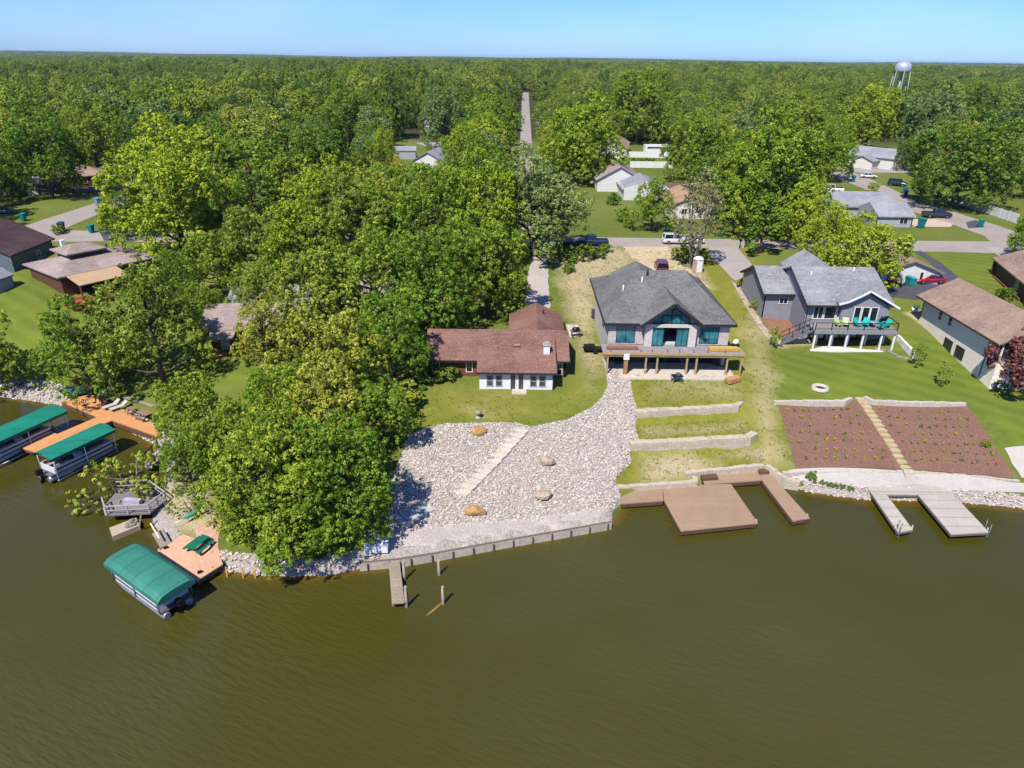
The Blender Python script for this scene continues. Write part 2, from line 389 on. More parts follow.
# ---------------------------------------------------------------- camera, light, air
cam = bpy.data.cameras.new('camera'); cam.sensor_width = 36; cam.lens = F_*36/W_; cam.clip_start = .5; cam.clip_end = 30000
co_ = bpy.data.objects.new('camera', cam); COL.objects.link(co_); scn.camera = co_
co_.matrix_world = Matrix(((_r[0], _u[0], -_f[0], 0), (_r[1], _u[1], -_f[1], 0), (_r[2], _u[2], -_f[2], CAMZ), (0, 0, 0, 1)))
SUN_AZ = math.radians(208); SUN_EL = math.radians(53)
sd = Vector((math.sin(SUN_AZ)*math.cos(SUN_EL), math.cos(SUN_AZ)*math.cos(SUN_EL), math.sin(SUN_EL)))
sl = bpy.data.lights.new('sun', 'SUN'); sl.energy = 5.0; sl.angle = math.radians(.5); sl.color = (1, .945, .85)
so = bpy.data.objects.new('sun', sl); COL.objects.link(so); so.rotation_euler = sd.to_track_quat('Z', 'Y').to_euler(); so.location = sd*300
wd = bpy.data.worlds.new('World'); scn.world = wd; wd.use_nodes = True; t = wd.node_tree; bg = t.nodes['Background']
sky = t.nodes.new('ShaderNodeTexSky'); sky.sky_type = 'NISHITA'; sky.sun_disc = False; sky.sun_elevation = SUN_EL; sky.sun_rotation = SUN_AZ
sky.altitude = 300; sky.air_density = 1.0; sky.dust_density = .35; sky.ozone_density = 3.0
# faint high cloud near the horizon
tc = N(t, 'ShaderNodeTexCoord'); mp = N(t, 'ShaderNodeMapping'); mp.inputs['Scale'].default_value = (2, 2, 7); t.links.new(tc.outputs['Generated'], mp.inputs[0])
nz = N(t, 'ShaderNodeTexNoise'); nz.inputs['Scale'].default_value = 1.3; nz.inputs['Detail'].default_value = 6; t.links.new(mp.outputs[0], nz.inputs['Vector'])
tint = mixc(t, 1.0, sky.outputs[0], SKY_TINT, 'MULTIPLY')
cl = mixc(t, maprange(t, nz.outputs['Fac'], .45, .8, 0, .3), tint, (6.0, 7.4, 8.6, 1))
t.links.new(cl, bg.inputs['Color']); bg.inputs['Strength'].default_value = .085
scn.view_settings.view_transform = 'Standard'; scn.view_settings.look = 'None'; scn.view_settings.exposure = EXPO; scn.view_settings.gamma = 1; scn.view_settings.use_curve_mapping = False
scn.cycles.max_bounces = 5; scn.cycles.diffuse_bounces = 2; scn.cycles.glossy_bounces = 2; scn.cycles.transmission_bounces = 2; scn.cycles.transparent_max_bounces = 4; scn.cycles.volume_bounces = 0
scn.cycles.caustics_reflective = False; scn.cycles.caustics_refractive = False
# ---------------------------------------------------------------- terrain sheet
def GP(pts): return np.array([G(a, b)[:2] for a, b in pts])
def grow(a, b, n, k): # growing steps from a to b
    s = np.cumsum(k**np.arange(n)); return a+(b-a)*s/s[-1]
xs = np.r_[grow(-112, -9000, 26, 1.35)[::-1], np.arange(-112, -70, 1.0), np.arange(-70, 66, .5), np.arange(66, 113, 1.0), grow(113, 9000, 26, 1.35)]
ys = np.r_[np.array([-400, -100, 10, 25]), np.arange(32, 112, .5), np.arange(112, 152, 1.25), grow(153, 14000, 34, 1.25)]
gx, gy = np.meshgrid(xs, ys); X, Y = gx.ravel(), gy.ravel(); Z = H(X, Y)+hill(X, Y)
nx, ny = len(xs), len(ys); ii = (np.arange(ny-1)[:,None]*nx+np.arange(nx-1)[None,:]).ravel()
Fq = np.stack([ii, ii+1, ii+1+nx, ii+nx], 1)
def soft(pts, w, poly=None):
    poly = GP(pts) if poly is None else poly
    m = (X > poly[:,0].min()-w) & (X < poly[:,0].max()+w) & (Y > poly[:,1].min()-w) & (Y < poly[:,1].max()+w)
    r = np.zeros(X.shape); r[m] = _poly_soft(X[m], Y[m], poly, w); return r
RIP = [(408,435),(435,425.5),(458,423),(517,423),(532,427),(566,420),(591,408),(603,396),(608,384),(606,372),(603,360),(611,359),(618,367),(630,377),(632,392),(637,412),(635,428),(639,440),(628,452),(632,462),(615,478),(621,503),(611,512),(604,511),(532,522),(444,528),(405,533),(388,528),(384,500),(396,470)]
RIPW = GP(RIP)
rock = soft(None, .8, RIPW)
sd_ = shore_d(X, Y); near = (np.abs(X) < 125) & (Y < 150)
edge = (sd_ > -1.5) & (sd_ < 1.3) & near & ((X < 9.5) | (X > 28.5))
rock = np.maximum(rock, edge*1.0)
dirt = np.zeros(X.shape)
for pts, w, k in [([(738,338),(745,300),(738,285),(748,285),(766,330),(780,375),(776,410),(782,440),(804,468),(770,472),(764,445),(752,425),(757,395),(748,372)],6,.62),
                  ([(548,255),(622,246),(640,262),(600,285),(597,345),(606,372),(588,378),(574,340),(566,310),(558,280)],5,.74),
                  ([(618,250),(670,246),(705,270),(715,290),(690,285),(640,270)],3,.8), ([(640,455),(690,452),(720,470),(690,482),(640,486)],3,.8),([(720,455),(770,445),(800,470),(770,470)],3,.75),
                  ([(636,375),(750,375),(745,402),(700,408),(638,410)],4,.42), ([(636,425),(742,420),(756,436),(640,441)],2,.45), ([(560,345),(600,340),(605,380),(585,400)],4,.35),
                  ([(400,380),(470,380),(600,395),(560,425),(420,425)],4,.25),([(150,470),(215,470),(215,545),(165,530)],3,.8),([(903,313),(919,310),(978,358),(992,374),(976,370),(934,334)],1.5,.8),([(760,330),(810,325),(815,345),(775,348)],2,.7)]:
    dirt = np.maximum(dirt, soft(pts, w)*k)
lush = soft([(768,352),(880,352),(905,330),(930,335),(1024,400),(1060,440),(1020,446),(965,400),(870,396),(775,398)], 2)
lush = np.maximum(lush, soft([(0,250),(45,290),(150,240),(260,330),(260,380),(180,400),(100,395),(0,395)], 3)*.8)
lush = np.maximum(lush, soft([(925,250),(985,250),(1024,330),(985,300),(960,280)], 2)*.9)
dry = soft([(400,370),(480,390),(556,390),(575,360),(600,390),(590,410),(560,425),(400,430)], 4)*.6
dry = np.maximum(dry, soft([(560,245),(760,245),(790,470),(610,500),(600,380)], 5)*.7)
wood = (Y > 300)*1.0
gm = np_mesh('ground', np.stack([X, Y, Z], 1), Fq, True, dict(rock=rock, dirt=dirt, lush=lush, dry=dry, wood=wood))
m, t, b = nt('ground')
A = lambda n: N(t, 'ShaderNodeAttribute', attribute_name=n).outputs['Fac']
n1 = noise(t, 1.4, 6, .75); n2 = noise(t, .16, 5, .65); n3 = noise(t, 6, 3, .8); n4 = noise(t, .035, 4, .6)
g = mixc(t, maprange(t, n1, .32, .68), S(76,96,34,.58), S(138,148,66,.58))
g = mixc(t, maprange(t, n3, .35, .7, 0, .45), g, S(64,84,30,.58)); g = mixc(t, maprange(t, n2, .35, .65, 0, .75), g, S(106,128,48,.58))
g = mixc(t, maprange(t, n4, .4, .65, 0, .6), g, S(142,144,70,.58))
dr = mixc(t, maprange(t, n1, .35, .65), S(158,152,66,.62), S(120,128,44,.62))
def addm(a, b_, k=1.0, off=0.0):
    q = N(t, 'ShaderNodeMath', operation='MULTIPLY_ADD'); t.links.new(a, q.inputs[0]); q.inputs[1].default_value = k; t.links.new(b_, q.inputs[2])
    if off: q2 = N(t, 'ShaderNodeMath', operation='ADD'); t.links.new(q.outputs[0], q2.inputs[0]); q2.inputs[1].default_value = off; return q2.outputs[0]
    return q.outputs[0]
g = mixc(t, maprange(t, addm(n2, A('dry'), .8), .55, 1.15), g, dr)
# mown stripes of the lush lawns
cc = N(t, 'ShaderNodeTexCoord'); dp = N(t, 'ShaderNodeVectorMath', operation='DOT_PRODUCT'); t.links.new(cc.outputs['Object'], dp.inputs[0]); dp.inputs[1].default_value = (.55, .84, 0)
sn = N(t, 'ShaderNodeMath', operation='MULTIPLY'); t.links.new(dp.outputs['Value'], sn.inputs[0]); sn.inputs[1].default_value = 2.6
si = N(t, 'ShaderNodeMath', operation='SINE'); t.links.new(sn.outputs[0], si.inputs[0])
lu = mixc(t, maprange(t, si.outputs[0], -.6, .6), S(110,124,48,.64), S(124,138,56,.64)); lu = mixc(t, maprange(t, n3, .35, .7, 0, .4), lu, S(70,96,28,.6)); lu = mixc(t, maprange(t, n1, .35, .7, 0, .6), lu, S(112,128,44,.6))
lu = mixc(t, maprange(t, n2, .45, .7, 0, .5), lu, S(140,150,54,.62))
g = mixc(t, maprange(t, A('lush'), .3, .7), g, lu)
di = mixc(t, maprange(t, n3, .3, .7), S(180,162,122,.6), S(212,196,158,.6)); di = mixc(t, maprange(t, n1, .5, .8, 0, .6), di, S(150,120,84,.62))
g = mixc(t, maprange(t, addm(n1, addm(n2, A('dirt'), .75), .6), .92, 1.36), g, di)
ro = mixc(t, maprange(t, n3, .3, .7), S(140,130,122,.58), S(215,206,198,.58))
g = mixc(t, maprange(t, addm(n3, A('rock'), .5), .68, .8), g, ro)
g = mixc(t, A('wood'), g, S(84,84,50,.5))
t.links.new(g, b.inputs['Base Color']); b.inputs['Roughness'].default_value = .95; b.inputs['Specular IOR Level'].default_value = .1
bump(t, b, n1, .7, .25)
tag(link('ground', gm, m), kind='structure')
# ---------------------------------------------------------------- lake
wx = np.r_[np.arange(-700, -120, 40), np.arange(-120, 110, 1.0), np.arange(110, 700, 40)]; wy = np.r_[np.arange(-400, 8, 30), np.arange(8, 92, 1.0), np.arange(92, 130, 8)]
wX, wY = np.meshgrid(wx, wy); wX, wY = wX.ravel(), wY.ravel(); wd_ = shore_d(wX, wY)
nx, ny = len(wx), len(wy); ii = (np.arange(ny-1)[:,None]*nx+np.arange(nx-1)[None,:]).ravel(); Fw = np.stack([ii, ii+1, ii+1+nx, ii+nx], 1)
keep = wd_[Fw].min(1) < 1.5; Fw = Fw[keep]
used = np.unique(Fw); rm = np.full(len(wX), -1); rm[used] = np.arange(len(used))
sh = np.exp(np.minimum(wd_, 0)/1.1)
wm = np_mesh('lake', np.stack([wX, wY, wX*0], 1)[used], rm[Fw], True, dict(shallow=sh[used]))
m, t, b = nt('lake_water')
w1 = noise(t, .03, 3, .5); w2 = noise(t, .5, 4, .6, (.45, 1.3, 1)); w3 = noise(t, 1.7, 3, .6, (.5, 1.25, 1)); w4 = noise(t, .11, 4, .6)
c = mixc(t, maprange(t, w1, .35, .65), S(80,76,18,.52), S(90,87,42,.52)); c = mixc(t, maprange(t, w4, .4, .7, 0, .35), c, S(76,72,20,.54))
at = N(t, 'ShaderNodeAttribute', attribute_name='shallow').outputs['Fac']; sa = N(t, 'ShaderNodeMath', operation='MULTIPLY_ADD'); t.links.new(w2, sa.inputs[0]); sa.inputs[1].default_value = .5; t.links.new(at, sa.inputs[2])
c = mixc(t, maprange(t, sa.outputs[0], .7, 1.3, 0, .6), c, S(140,104,20,.6))
t.links.new(c, b.inputs['Base Color']); b.inputs['Roughness'].default_value = .07; b.inputs['IOR'].default_value = 1.33; b.inputs['Specular IOR Level'].default_value = .5
mapn = N(t, 'ShaderNodeTexCoord'); mpp = N(t, 'ShaderNodeMapping'); mpp.inputs['Scale'].default_value = (.5, 1.7, 1); vr = N(t, 'ShaderNodeMapping'); vr.inputs['Rotation'].default_value = (0, 0, math.radians(24)); t.links.new(mapn.outputs['Object'], vr.inputs[0]); t.links.new(vr.outputs[0], mpp.inputs[0])
wn = N(t, 'ShaderNodeTexNoise'); wn.inputs['Scale'].default_value = 1.5; wn.inputs['Detail'].default_value = 4; wn.inputs['Roughness'].default_value = .55; t.links.new(mpp.outputs[0], wn.inputs['Vector'])
amp = mixc(t, maprange(t, w1, .38, .6), (.25,)*3+(1,), (1,)*3+(1,)); hh = N(t, 'ShaderNodeMath', operation='MULTIPLY'); t.links.new(wn.outputs['Fac'], hh.inputs[0]); t.links.new(amp, hh.inputs[1])
bump(t, b, hh.outputs[0], 1.0, .16)
tag(link('lake', wm, m), kind='structure')
# ---------------------------------------------------------------- stones
_rk = []
for q in range(8):
    V, Fr = blob(1, random.uniform(.6, .95), random.uniform(.45, .75), q, .28, 1); _rk.append((V, Fr))
def stones(name, xy, smin, smax, mat, sink=.25, zoff=0, water=False):
    Vs, Fs, T = [], [], []; n = 0; zz = H(xy[:,0], xy[:,1])
    for (x, y), z in zip(xy, zz):
        V, Fr = _rk[random.randrange(8)]; s = random.uniform(smin, smax)*random.choice((.7, 1, 1, 1.25)); a = random.uniform(0, 6.3); c, k = math.cos(a), math.sin(a)
        W = V*s; W = np.stack([W[:,0]*c-W[:,1]*k, W[:,0]*k+W[:,1]*c, W[:,2]], 1)+(x, y, max(z, -.25)+s*sink+zoff)
        Vs.append(W); Fs.append(Fr+n); n += len(V); T.append(np.full(len(V), random.random()))
    return link(name, np_mesh(name, np.vstack(Vs), np.vstack(Fs), False, dict(tone=np.concatenate(T))), mat)
m, t, b = nt('limestone'); ton = N(t, 'ShaderNodeAttribute', attribute_name='tone').outputs['Fac']
cr = N(t, 'ShaderNodeValToRGB'); t.links.new(ton, cr.inputs[0]); el = cr.color_ramp.elements
el[0].position = 0; el[0].color = S(150,140,132,.66); el[1].position = 1; el[1].color = S(240,232,220,.66)
for p_, c_ in ((.25, S(212,202,188,.66)), (.5, S(228,220,206,.66)), (.7, S(202,190,174,.66)), (.85, S(212,190,172,.66))): e = el.new(p_); e.color = c_
t.links.new(mixc(t, maprange(t, noise(t, 9, 3, .7), .35, .7, 0, .35), cr.outputs[0], S(130,120,112,.66)), b.inputs['Base Color']); b.inputs['Roughness'].default_value = .9; b.inputs['Specular IOR Level'].default_value = .15
LIME = m; _mats['limestone'] = m
def scatter(poly, n, f=None):
    lo, hi = poly.min(0), poly.max(0); P_ = RNG.uniform(lo, hi, (int(n*((hi-lo).prod())/1), 2)); k = inside(P_[:,0], P_[:,1], poly)
    return P_[k]
tag(stones('riprap_stones', scatter(RIPW, 36), .075, .155, LIME), 'bank of loose pale limestone riprap below the brown roofed house', 'riprap', kind='stuff')
def shore_pts(pa, pb, dens, d0=-.5, d1=1.3):
    a, b_ = np.array(P(*pa)), np.array(P(*pb)); lo = np.minimum(a, b_)-3; hi = np.maximum(a, b_)+3
    Q = RNG.uniform(lo, hi, (int(dens*(hi-lo).prod()), 2)); d = shore_d(Q[:,0], Q[:,1])
    t_ = ((Q-a)@(b_-a))/((b_-a)@(b_-a)); return Q[(d > d0) & (d < d1) & (t_ > 0) & (t_ < 1)]
q = np.vstack([shore_pts((-20,395),(60,404),18,-.5,2.4), shore_pts((58,404),(96,417),18,-.4,1.5), shore_pts((108,420),(165,450),18,-.5,1.8)])
tag(stones('shore_stones', q, .1, .22, LIME), 'pale stones along the waterline around the orange deck', 'stones', kind='stuff')
q = np.vstack([shore_pts((176,561),(222,572),18,-.3,1.2), shore_pts((220,571),(277,577),18,-.5,1.3), shore_pts((277,577),(335,577),18,-.5,1.1)])
tag(stones('shore_stones', q, .1, .21, LIME), 'pale stones along the waterline under the largest lakeside trees', 'stones', kind='stuff')
R2 = GP([(783,476),(806,480),(862,487),(905,487),(952,489),(1000,492),(1060,498),(1060,512),(1010,506),(964,502),(864,499),(806,491),(787,483)])
R2[7:] += np.array([0, -.5])
tag(stones('riprap_stones', scatter(R2, 22), .1, .2, LIME), 'band of pale riprap at the waterline under the mulched slope', 'riprap', kind='stuff')
# ---------------------------------------------------------------- sheets on the ground
asph = M('old_asphalt', S(180,168,158,.6), .92, .1, 1.5, .12, .12); conc = M('concrete', S(190,180,172,.58), .9, .1, 1.2, .14, .3); dark_asph = M('sealed_asphalt', S(92,92,102,.55), .9, .12, 1.2, .15, .25)
gravm = M('fine_gravel', S(208,197,188,.58), .95, .28, 7, .14, .7); dirtm = M('bare_dirt', S(228,206,164,.58), .95, .14, 2.5, .16, .3); mulchm = M('mulch', S(140,104,88,.68), .97, .4, 7, .16, .5)
gdrv = M('pale_drive_gravel', S(206,196,186,.58), .95, .22, 5, .12, .5); flag = M('flagstone', S(222,176,146,.58), .9, .25, 2.4, .1, .5); ylaw = M('white_crushed_stone', S(228,218,208,.5), .95, .14, 6, .08, .8)
drape('road', [(-92,120.6),(-60,121),(0,121),(50,121),(86,119.5),(98,120),(140,112),(140,119),(100,127.5),(86,128),(50,127.5),(0,127.5),(-60,128),(-92,128)], .03, asph, 3)
drape('road', [P(u_, v_, 8) for u_, v_ in [(992,243),(984,236),(959,227),(939,219.5),(910,211),(888,200),(862,188),(846,182),(832,176),(826,168),(836,164),(850,171),(870,179),(892,189),(916,201.5),(947,210),(971,217.5),(999,226),(1024,235),(1018,243)]], .036, asph, 3)
drape('road', [(-92.5,127.4),(-84,127.8),(-84.5,137),(-85,146),(-85,175),(-91,175),(-92,146),(-92.5,137)], .036, asph, 3)
drape('road', [(1.2,128),(5.2,128),(6.2,260),(12,700),(6,700),(1.8,260)], .036, asph, 6)
drape('gravel_drive', GP([(524,312),(551,312),(549,290),(548,262),(546,248),(537,248),(531,262),(526,285)]), .05, gdrv, 1, .15)
drape('dirt_drive', GP([(623,247),(668,246.5),(672,256),(684,266),(700,280),(712,290),(690,280),(655,278),(640,275),(636,262)]), .045, dirtm, 1, .3)
drape('driveway', GP([(708,247),(737,247.5),(752,265),(744,272),(740,283),(732,279),(711,257)]), .05, conc, 1)
drape('path', GP([(731,281),(738,285),(752,308),(764,326),(776,342),(772,345),(758,327),(746,308)]), .05, M('pink_pavers', S(206,184,170,.58), .9, .2, 2, .1, .4), 1)
drape('driveway', GP([(884,296),(892,284),(912,284),(936,280),(940,274),(930,262),(914,251.5),(921,251),(942,264),(968,286),(950,296),(915,300)]), .05, dark_asph, 1)
drape('driveway', GP([(984,247),(1000,247),(1012,255),(1000,257)]), .05, conc, 1)
drape('driveway', GP([(905,219.5),(936,219),(953,224),(951,227),(908,227)]), .045, M('pink_gravel', S(226,200,178,.58), .95, .15, 2, .1, .5), 2)
drape('driveway', GP([(966,222.5),(976,220),(985,227.5),(968,228.5)]), .05, dark_asph, 2)
drape('driveway', GP([(838,166.5),(860,169),(912,169.5),(912,173),(862,173),(836,170)]), .045, conc, 3)
drape('driveway', GP([(30,237),(52,238),(52,244),(45,258),(38,262),(33,254)]), .05, conc, 1.5)
drape('driveway', GP([(98,228),(118,230),(122,240),(104,241)]), .045, dark_asph, 2)
drape('driveway', GP([(415,143),(440,142),(443,148),(440,157),(434,156),(432,148)]), .045, conc, 3)
drape('driveway', GP([(72,189),(100,188),(100,192),(72,193)]), .045, dark_asph, 3)
drape('gravel_strip', GP([(384,552),(401,559),(440,554),(500,543.5),(560,534),(610,524),(609,508),(560,514),(500,521),(444,525),(400,530),(376,536),(368,548),(372,560)]), .05, gravm, .8)
drape('mulch_bed', GP([(777,403),(857,401),(904,470),(796,471)]), .06, mulchm, .6, .05)
drape('mulch_bed', GP([(867,401),(966,405),(1000,455),(1018,479),(980,476),(912,470)]), .06, mulchm, .6, .08)
drape('crushed_stone_bed', GP([(783,473),(905,472),(980,478),(1030,484),(1030,493),(960,491),(905,489),(862,488),(806,482),(785,478)]), .07, ylaw, .7)
drape('crushed_stone_bed', GP([(1004,448),(1024,446),(1045,470),(1045,482),(1022,478),(1012,464)]), .07, ylaw, .7, .1)
drape('patio', GP([(758,313),(782,310),(800,322),(803,334),(792,338),(778,339),(766,327)]), .05, M('red_mulch', S(170,120,98,.58), .95, .25, 3, .15, .5), .7)
drape('flagstone_path', GP([(196,528),(206,524),(214,512),(222,520),(218,548),(224,562),(210,560),(196,538)]), .06, flag, .6, .1)
drape('path', GP([(96,395),(113,386),(116,388),(101,397)]), .05, conc, .8)

# ---------------------------------------------------------------- air
if HAZE:
    hb = MB(); hb.bx(-9500, 9500, -900, 14800, -4.5, 52); ho = hb.build('haze', []); m = bpy.data.materials.new('haze'); m.use_nodes = True; t = m.node_tree; t.nodes.remove(t.nodes['Principled BSDF'])
    pv = N(t, 'ShaderNodeVolumePrincipled'); pv.inputs['Color'].default_value = (.62, .80, 1, 1); pv.inputs['Density'].default_value = HAZE; pv.inputs['Anisotropy'].default_value = .2; t.links.new(pv.outputs[0], t.nodes['Material Output'].inputs['Volume']); ho.data.materials.clear(); ho.data.materials.append(m); tag(ho, kind='stuff', label='thin blue air over the town and the lake')
# rough weeds round the unfinished house and on the terraces
wp = []
for pts, n in (([(555,250),(622,246),(640,262),(600,285),(597,345),(606,372),(588,380),(572,340)],3), ([(636,376),(748,376),(745,402),(638,410)],4), ([(636,425),(742,420),(756,436),(640,441)],5), ([(640,455),(760,446),(775,470),(690,475),(640,486)],4), ([(738,300),(748,285),(775,345),(778,400),(800,468),(772,470),(757,440),(750,400)],4), ([(400,380),(470,395),(560,400),(600,380),(590,412),(560,424),(420,424)],2), ([(630,252),(680,250),(715,285),(690,285)],3)): wp.append(scatter(GP(pts), n))
wp = np.vstack(wp); wz = H(wp[:,0], wp[:,1]); rr_ = np.random.default_rng(21); C = np.repeat(np.stack([wp[:,0], wp[:,1], wz+.08], 1), 5, 0)+rr_.normal(size=(len(wp)*5, 3))*(.16, .16, .05); tn_ = np.repeat(rr_.random(len(wp)), 5); WEEDS = (C, tn_)

fieldm = M('dry_field', S(206,190,140,.6), .95, .12, .02, .1, .005)
for x0, x1, y0, y1 in FARGAPS[:3]: tag(link('field', np_mesh('field', [(x0-80,y0,PLAT+.6),(x1+80,y0,PLAT+.6),(x1+80,y1,PLAT+.6),(x0-80,y1,PLAT+.6)], [(0,1,2,3)]), fieldm), kind='structure')
# ---------------------------------------------------------------- foliage and bark
def leafmat(name, dark, mid, light, tr=.16, wide=False):
    m, t, b = nt(name); t.nodes.remove(b); out = t.nodes['Material Output']
    ton = N(t, 'ShaderNodeAttribute', attribute_name='tone').outputs['Fac']; oi = N(t, 'ShaderNodeObjectInfo')
    c = mixc(t, maprange(t, ton, 0, .5), dark, mid); c = mixc(t, maprange(t, ton, .5, 1), c, light)
    if wide:   # many kinds of tree in one wood
        wn = N(t, 'ShaderNodeTexWhiteNoise', noise_dimensions='1D'); mu = N(t, 'ShaderNodeMath', operation='MULTIPLY'); t.links.new(oi.outputs['Random'], mu.inputs[0]); mu.inputs[1].default_value = 917; t.links.new(mu.outputs[0], wn.inputs['W'])
        c = mixc(t, maprange(t, wn.outputs['Value'], .55, 1, 0, .75), c, mixc(t, ton, S(44,72,30,LK), S(98,126,46,LK))); c = mixc(t, maprange(t, wn.outputs['Value'], .35, 0, 0, .7), c, mixc(t, ton, S(100,124,34,LK), S(166,178,62,LK)))
    hs = N(t, 'ShaderNodeHueSaturation'); t.links.new(maprange(t, oi.outputs['Random'], 0, 1, .475, .515), hs.inputs['Hue']); t.links.new(c, hs.inputs['Color'])
    t.links.new(maprange(t, oi.outputs['Random'], 1, 0, .68 if wide else .8, 1.22 if wide else 1.15), hs.inputs['Value']); hs.inputs['Saturation'].default_value = 1.0
    d = N(t, 'ShaderNodeBsdfDiffuse'); tl = N(t, 'ShaderNodeBsdfTranslucent'); gl = N(t, 'ShaderNodeBsdfGlossy'); gl.inputs['Roughness'].default_value = .45
    mx = N(t, 'ShaderNodeMixShader'); mx.inputs[0].default_value = tr; m2 = N(t, 'ShaderNodeMixShader'); m2.inputs[0].default_value = .008
    t.links.new(hs.outputs[0], d.inputs[0]); t.links.new(mixc(t, .5, hs.outputs[0], (.25, .3, .02, 1)), tl.inputs[0])
    t.links.new(d.outputs[0], mx.inputs[1]); t.links.new(tl.outputs[0], mx.inputs[2]); t.links.new(mx.outputs[0], m2.inputs[1]); t.links.new(gl.outputs[0], m2.inputs[2])
    t.links.new(m2.outputs[0], out.inputs['Surface']); return m
LK = .92
LEAF = dict(mid=leafmat('leaves_mid', S(66,94,28,LK), S(104,134,36,LK), S(146,166,58,LK)),
            bright=leafmat('leaves_bright', S(84,112,28,LK), S(122,150,34,LK), S(160,178,58,LK)),
            olive=leafmat('leaves_olive', S(86,104,30,LK), S(132,146,48,LK), S(172,176,78,LK)),
            deep=leafmat('leaves_deep', S(50,80,28,LK), S(84,116,36,LK), S(122,148,54,LK)),
            blue=leafmat('leaves_blue', S(70,92,48,LK), S(106,130,68,LK), S(146,164,96,LK)),
            brown=leafmat('leaves_brown', S(108,106,66,LK), S(142,136,88,LK), S(172,164,114,LK)),
            red=leafmat('leaves_red', S(74,40,44,LK), S(112,64,66,LK), S(156,104,98,LK)),
            yellow=leafmat('leaves_yellow', S(140,130,24,LK), S(178,164,36,LK), S(206,190,70,LK)))
BARK = M('bark', S(120,104,88,.55), .95, .3, 3, .2, .8, stretch=(3, 3, .5)); PALEBARK = M('pale_bark', S(164,156,144,.55), .95, .3, 3, .2, .8, stretch=(3, 3, .5))
def quads(C, Nn, s, rng):
    """leaf-shaped quads at C facing Nn, half-sizes s"""
    n = len(C); r = rng.normal(size=(n, 3)); a = np.cross(Nn, r); a /= np.linalg.norm(a, axis=1, keepdims=True)+1e-9; b_ = np.cross(Nn, a)
    s = s[:,None]; k = rng.uniform(.5, .8, (n, 1))
    V = np.stack([C-a*s, C-b_*s*k+a*s*.1, C+a*s, C+b_*s*k+a*s*.1], 1).reshape(-1, 3)
    return V, np.arange(4*n).reshape(-1, 4)
def crown_pts(rng, R, zb, Ht, nl, nc, k, shape='round', tight=False):
    """leaf centres, outward normals and clump tones of a crown of radius R between zb and Ht"""
    cz = zb+(Ht-zb)*(.45 if shape != 'cone' else .35); hz = (Ht-zb)/2; lob = []
    for i in range(nl):
        u = 1-1.72*(i+.5)/nl+rng.uniform(-.1, .1); u = np.clip(u, -.75, 1); ph = i*2.399+rng.uniform(-.5, .5); w = math.sqrt(max(0, 1-u*u))
        rr = rng.uniform(.56, .86) if tight else rng.uniform(.42, .92); fac = 1.0
        if shape == 'cone': fac = np.clip(1.0-.62*(u+.3), .25, 1.1)
        if shape == 'oval': fac = .9
        lob.append((np.array([math.cos(ph)*w*R*rr*fac, math.sin(ph)*w*R*rr*fac, cz+u*hz*rr*(1.05 if shape != 'cone' else 1.15)]), R*rng.uniform(.17, .34)*(.8 if shape == 'cone' else 1)))
    lob.append((np.array([0, 0, cz]), R*.42))
    C, Nn, T = [], [], []
    for lc, lr in lob:
        d = rng.normal(size=(nc, 3)); d /= np.linalg.norm(d, axis=1, keepdims=True); o = lc-np.array([0, 0, cz-hz*.3]); o = o/(np.linalg.norm(o)+1e-6)
        d = d+o*.5+(0, 0, .2); d /= np.linalg.norm(d, axis=1, keepdims=True)
        rad = lr*rng.uniform(*((.84, 1.1) if tight else (.62, 1.2)), (nc, 1)); cc = lc+d*rad*(1, 1, .9)
        sz = R*rng.uniform(.028, .056, (nc, 1)); tn = rng.beta(1.6, 1.6, nc)
        v = rng.normal(size=(nc, k, 3)); v[:,:,2] += .25; v /= np.linalg.norm(v, axis=2, keepdims=True)   # each spray is a small dome of leaves
        q = cc[:,None]+v*(sz*rng.uniform(.7, 1.1, (nc, k)))[:,:,None]*(1.1, 1.1, .8); nn = v*1.0+d[:,None]*(.5 if tight else .25)+rng.normal(size=(nc, k, 3))*.16+(0, 0, .12)
        C.append(q.reshape(-1, 3)); Nn.append(nn.reshape(-1, 3)); T.append(np.clip(np.repeat(tn, k)+rng.normal(size=nc*k)*.05, 0, 1))
    C, Nn, T = np.vstack(C), np.vstack(Nn), np.concatenate(T)
    # fit to the wanted radius and height
    k_ = R/np.percentile(np.hypot(C[:,0], C[:,1]), 97); C[:,:2] *= k_; lo, hi = np.percentile(C[:,2], 1), np.percentile(C[:,2], 99.5); kz = (Ht-zb)/(hi-lo)
    C[:,2] = zb+(C[:,2]-lo)*kz; lob = [(np.array([c[0]*k_, c[1]*k_, zb+(c[2]-lo)*kz]), r*k_) for c, r in lob]
    Nn /= np.linalg.norm(Nn, axis=1, keepdims=True); return C, Nn, T, lob
def make_crown(seed, R, zb, Ht, nl, nc, k, leaf, shape='round', tight=False):
    rng = np.random.default_rng(seed); C, Nn, T, lob = crown_pts(rng, R, zb, Ht, nl, nc, k, shape, tight)
    V, F = quads(C, Nn, leaf*rng.uniform(.6, 1.25, len(C)), rng)
    return np_mesh('crown', V, F, False, dict(tone=np.repeat(T, 4))), lob
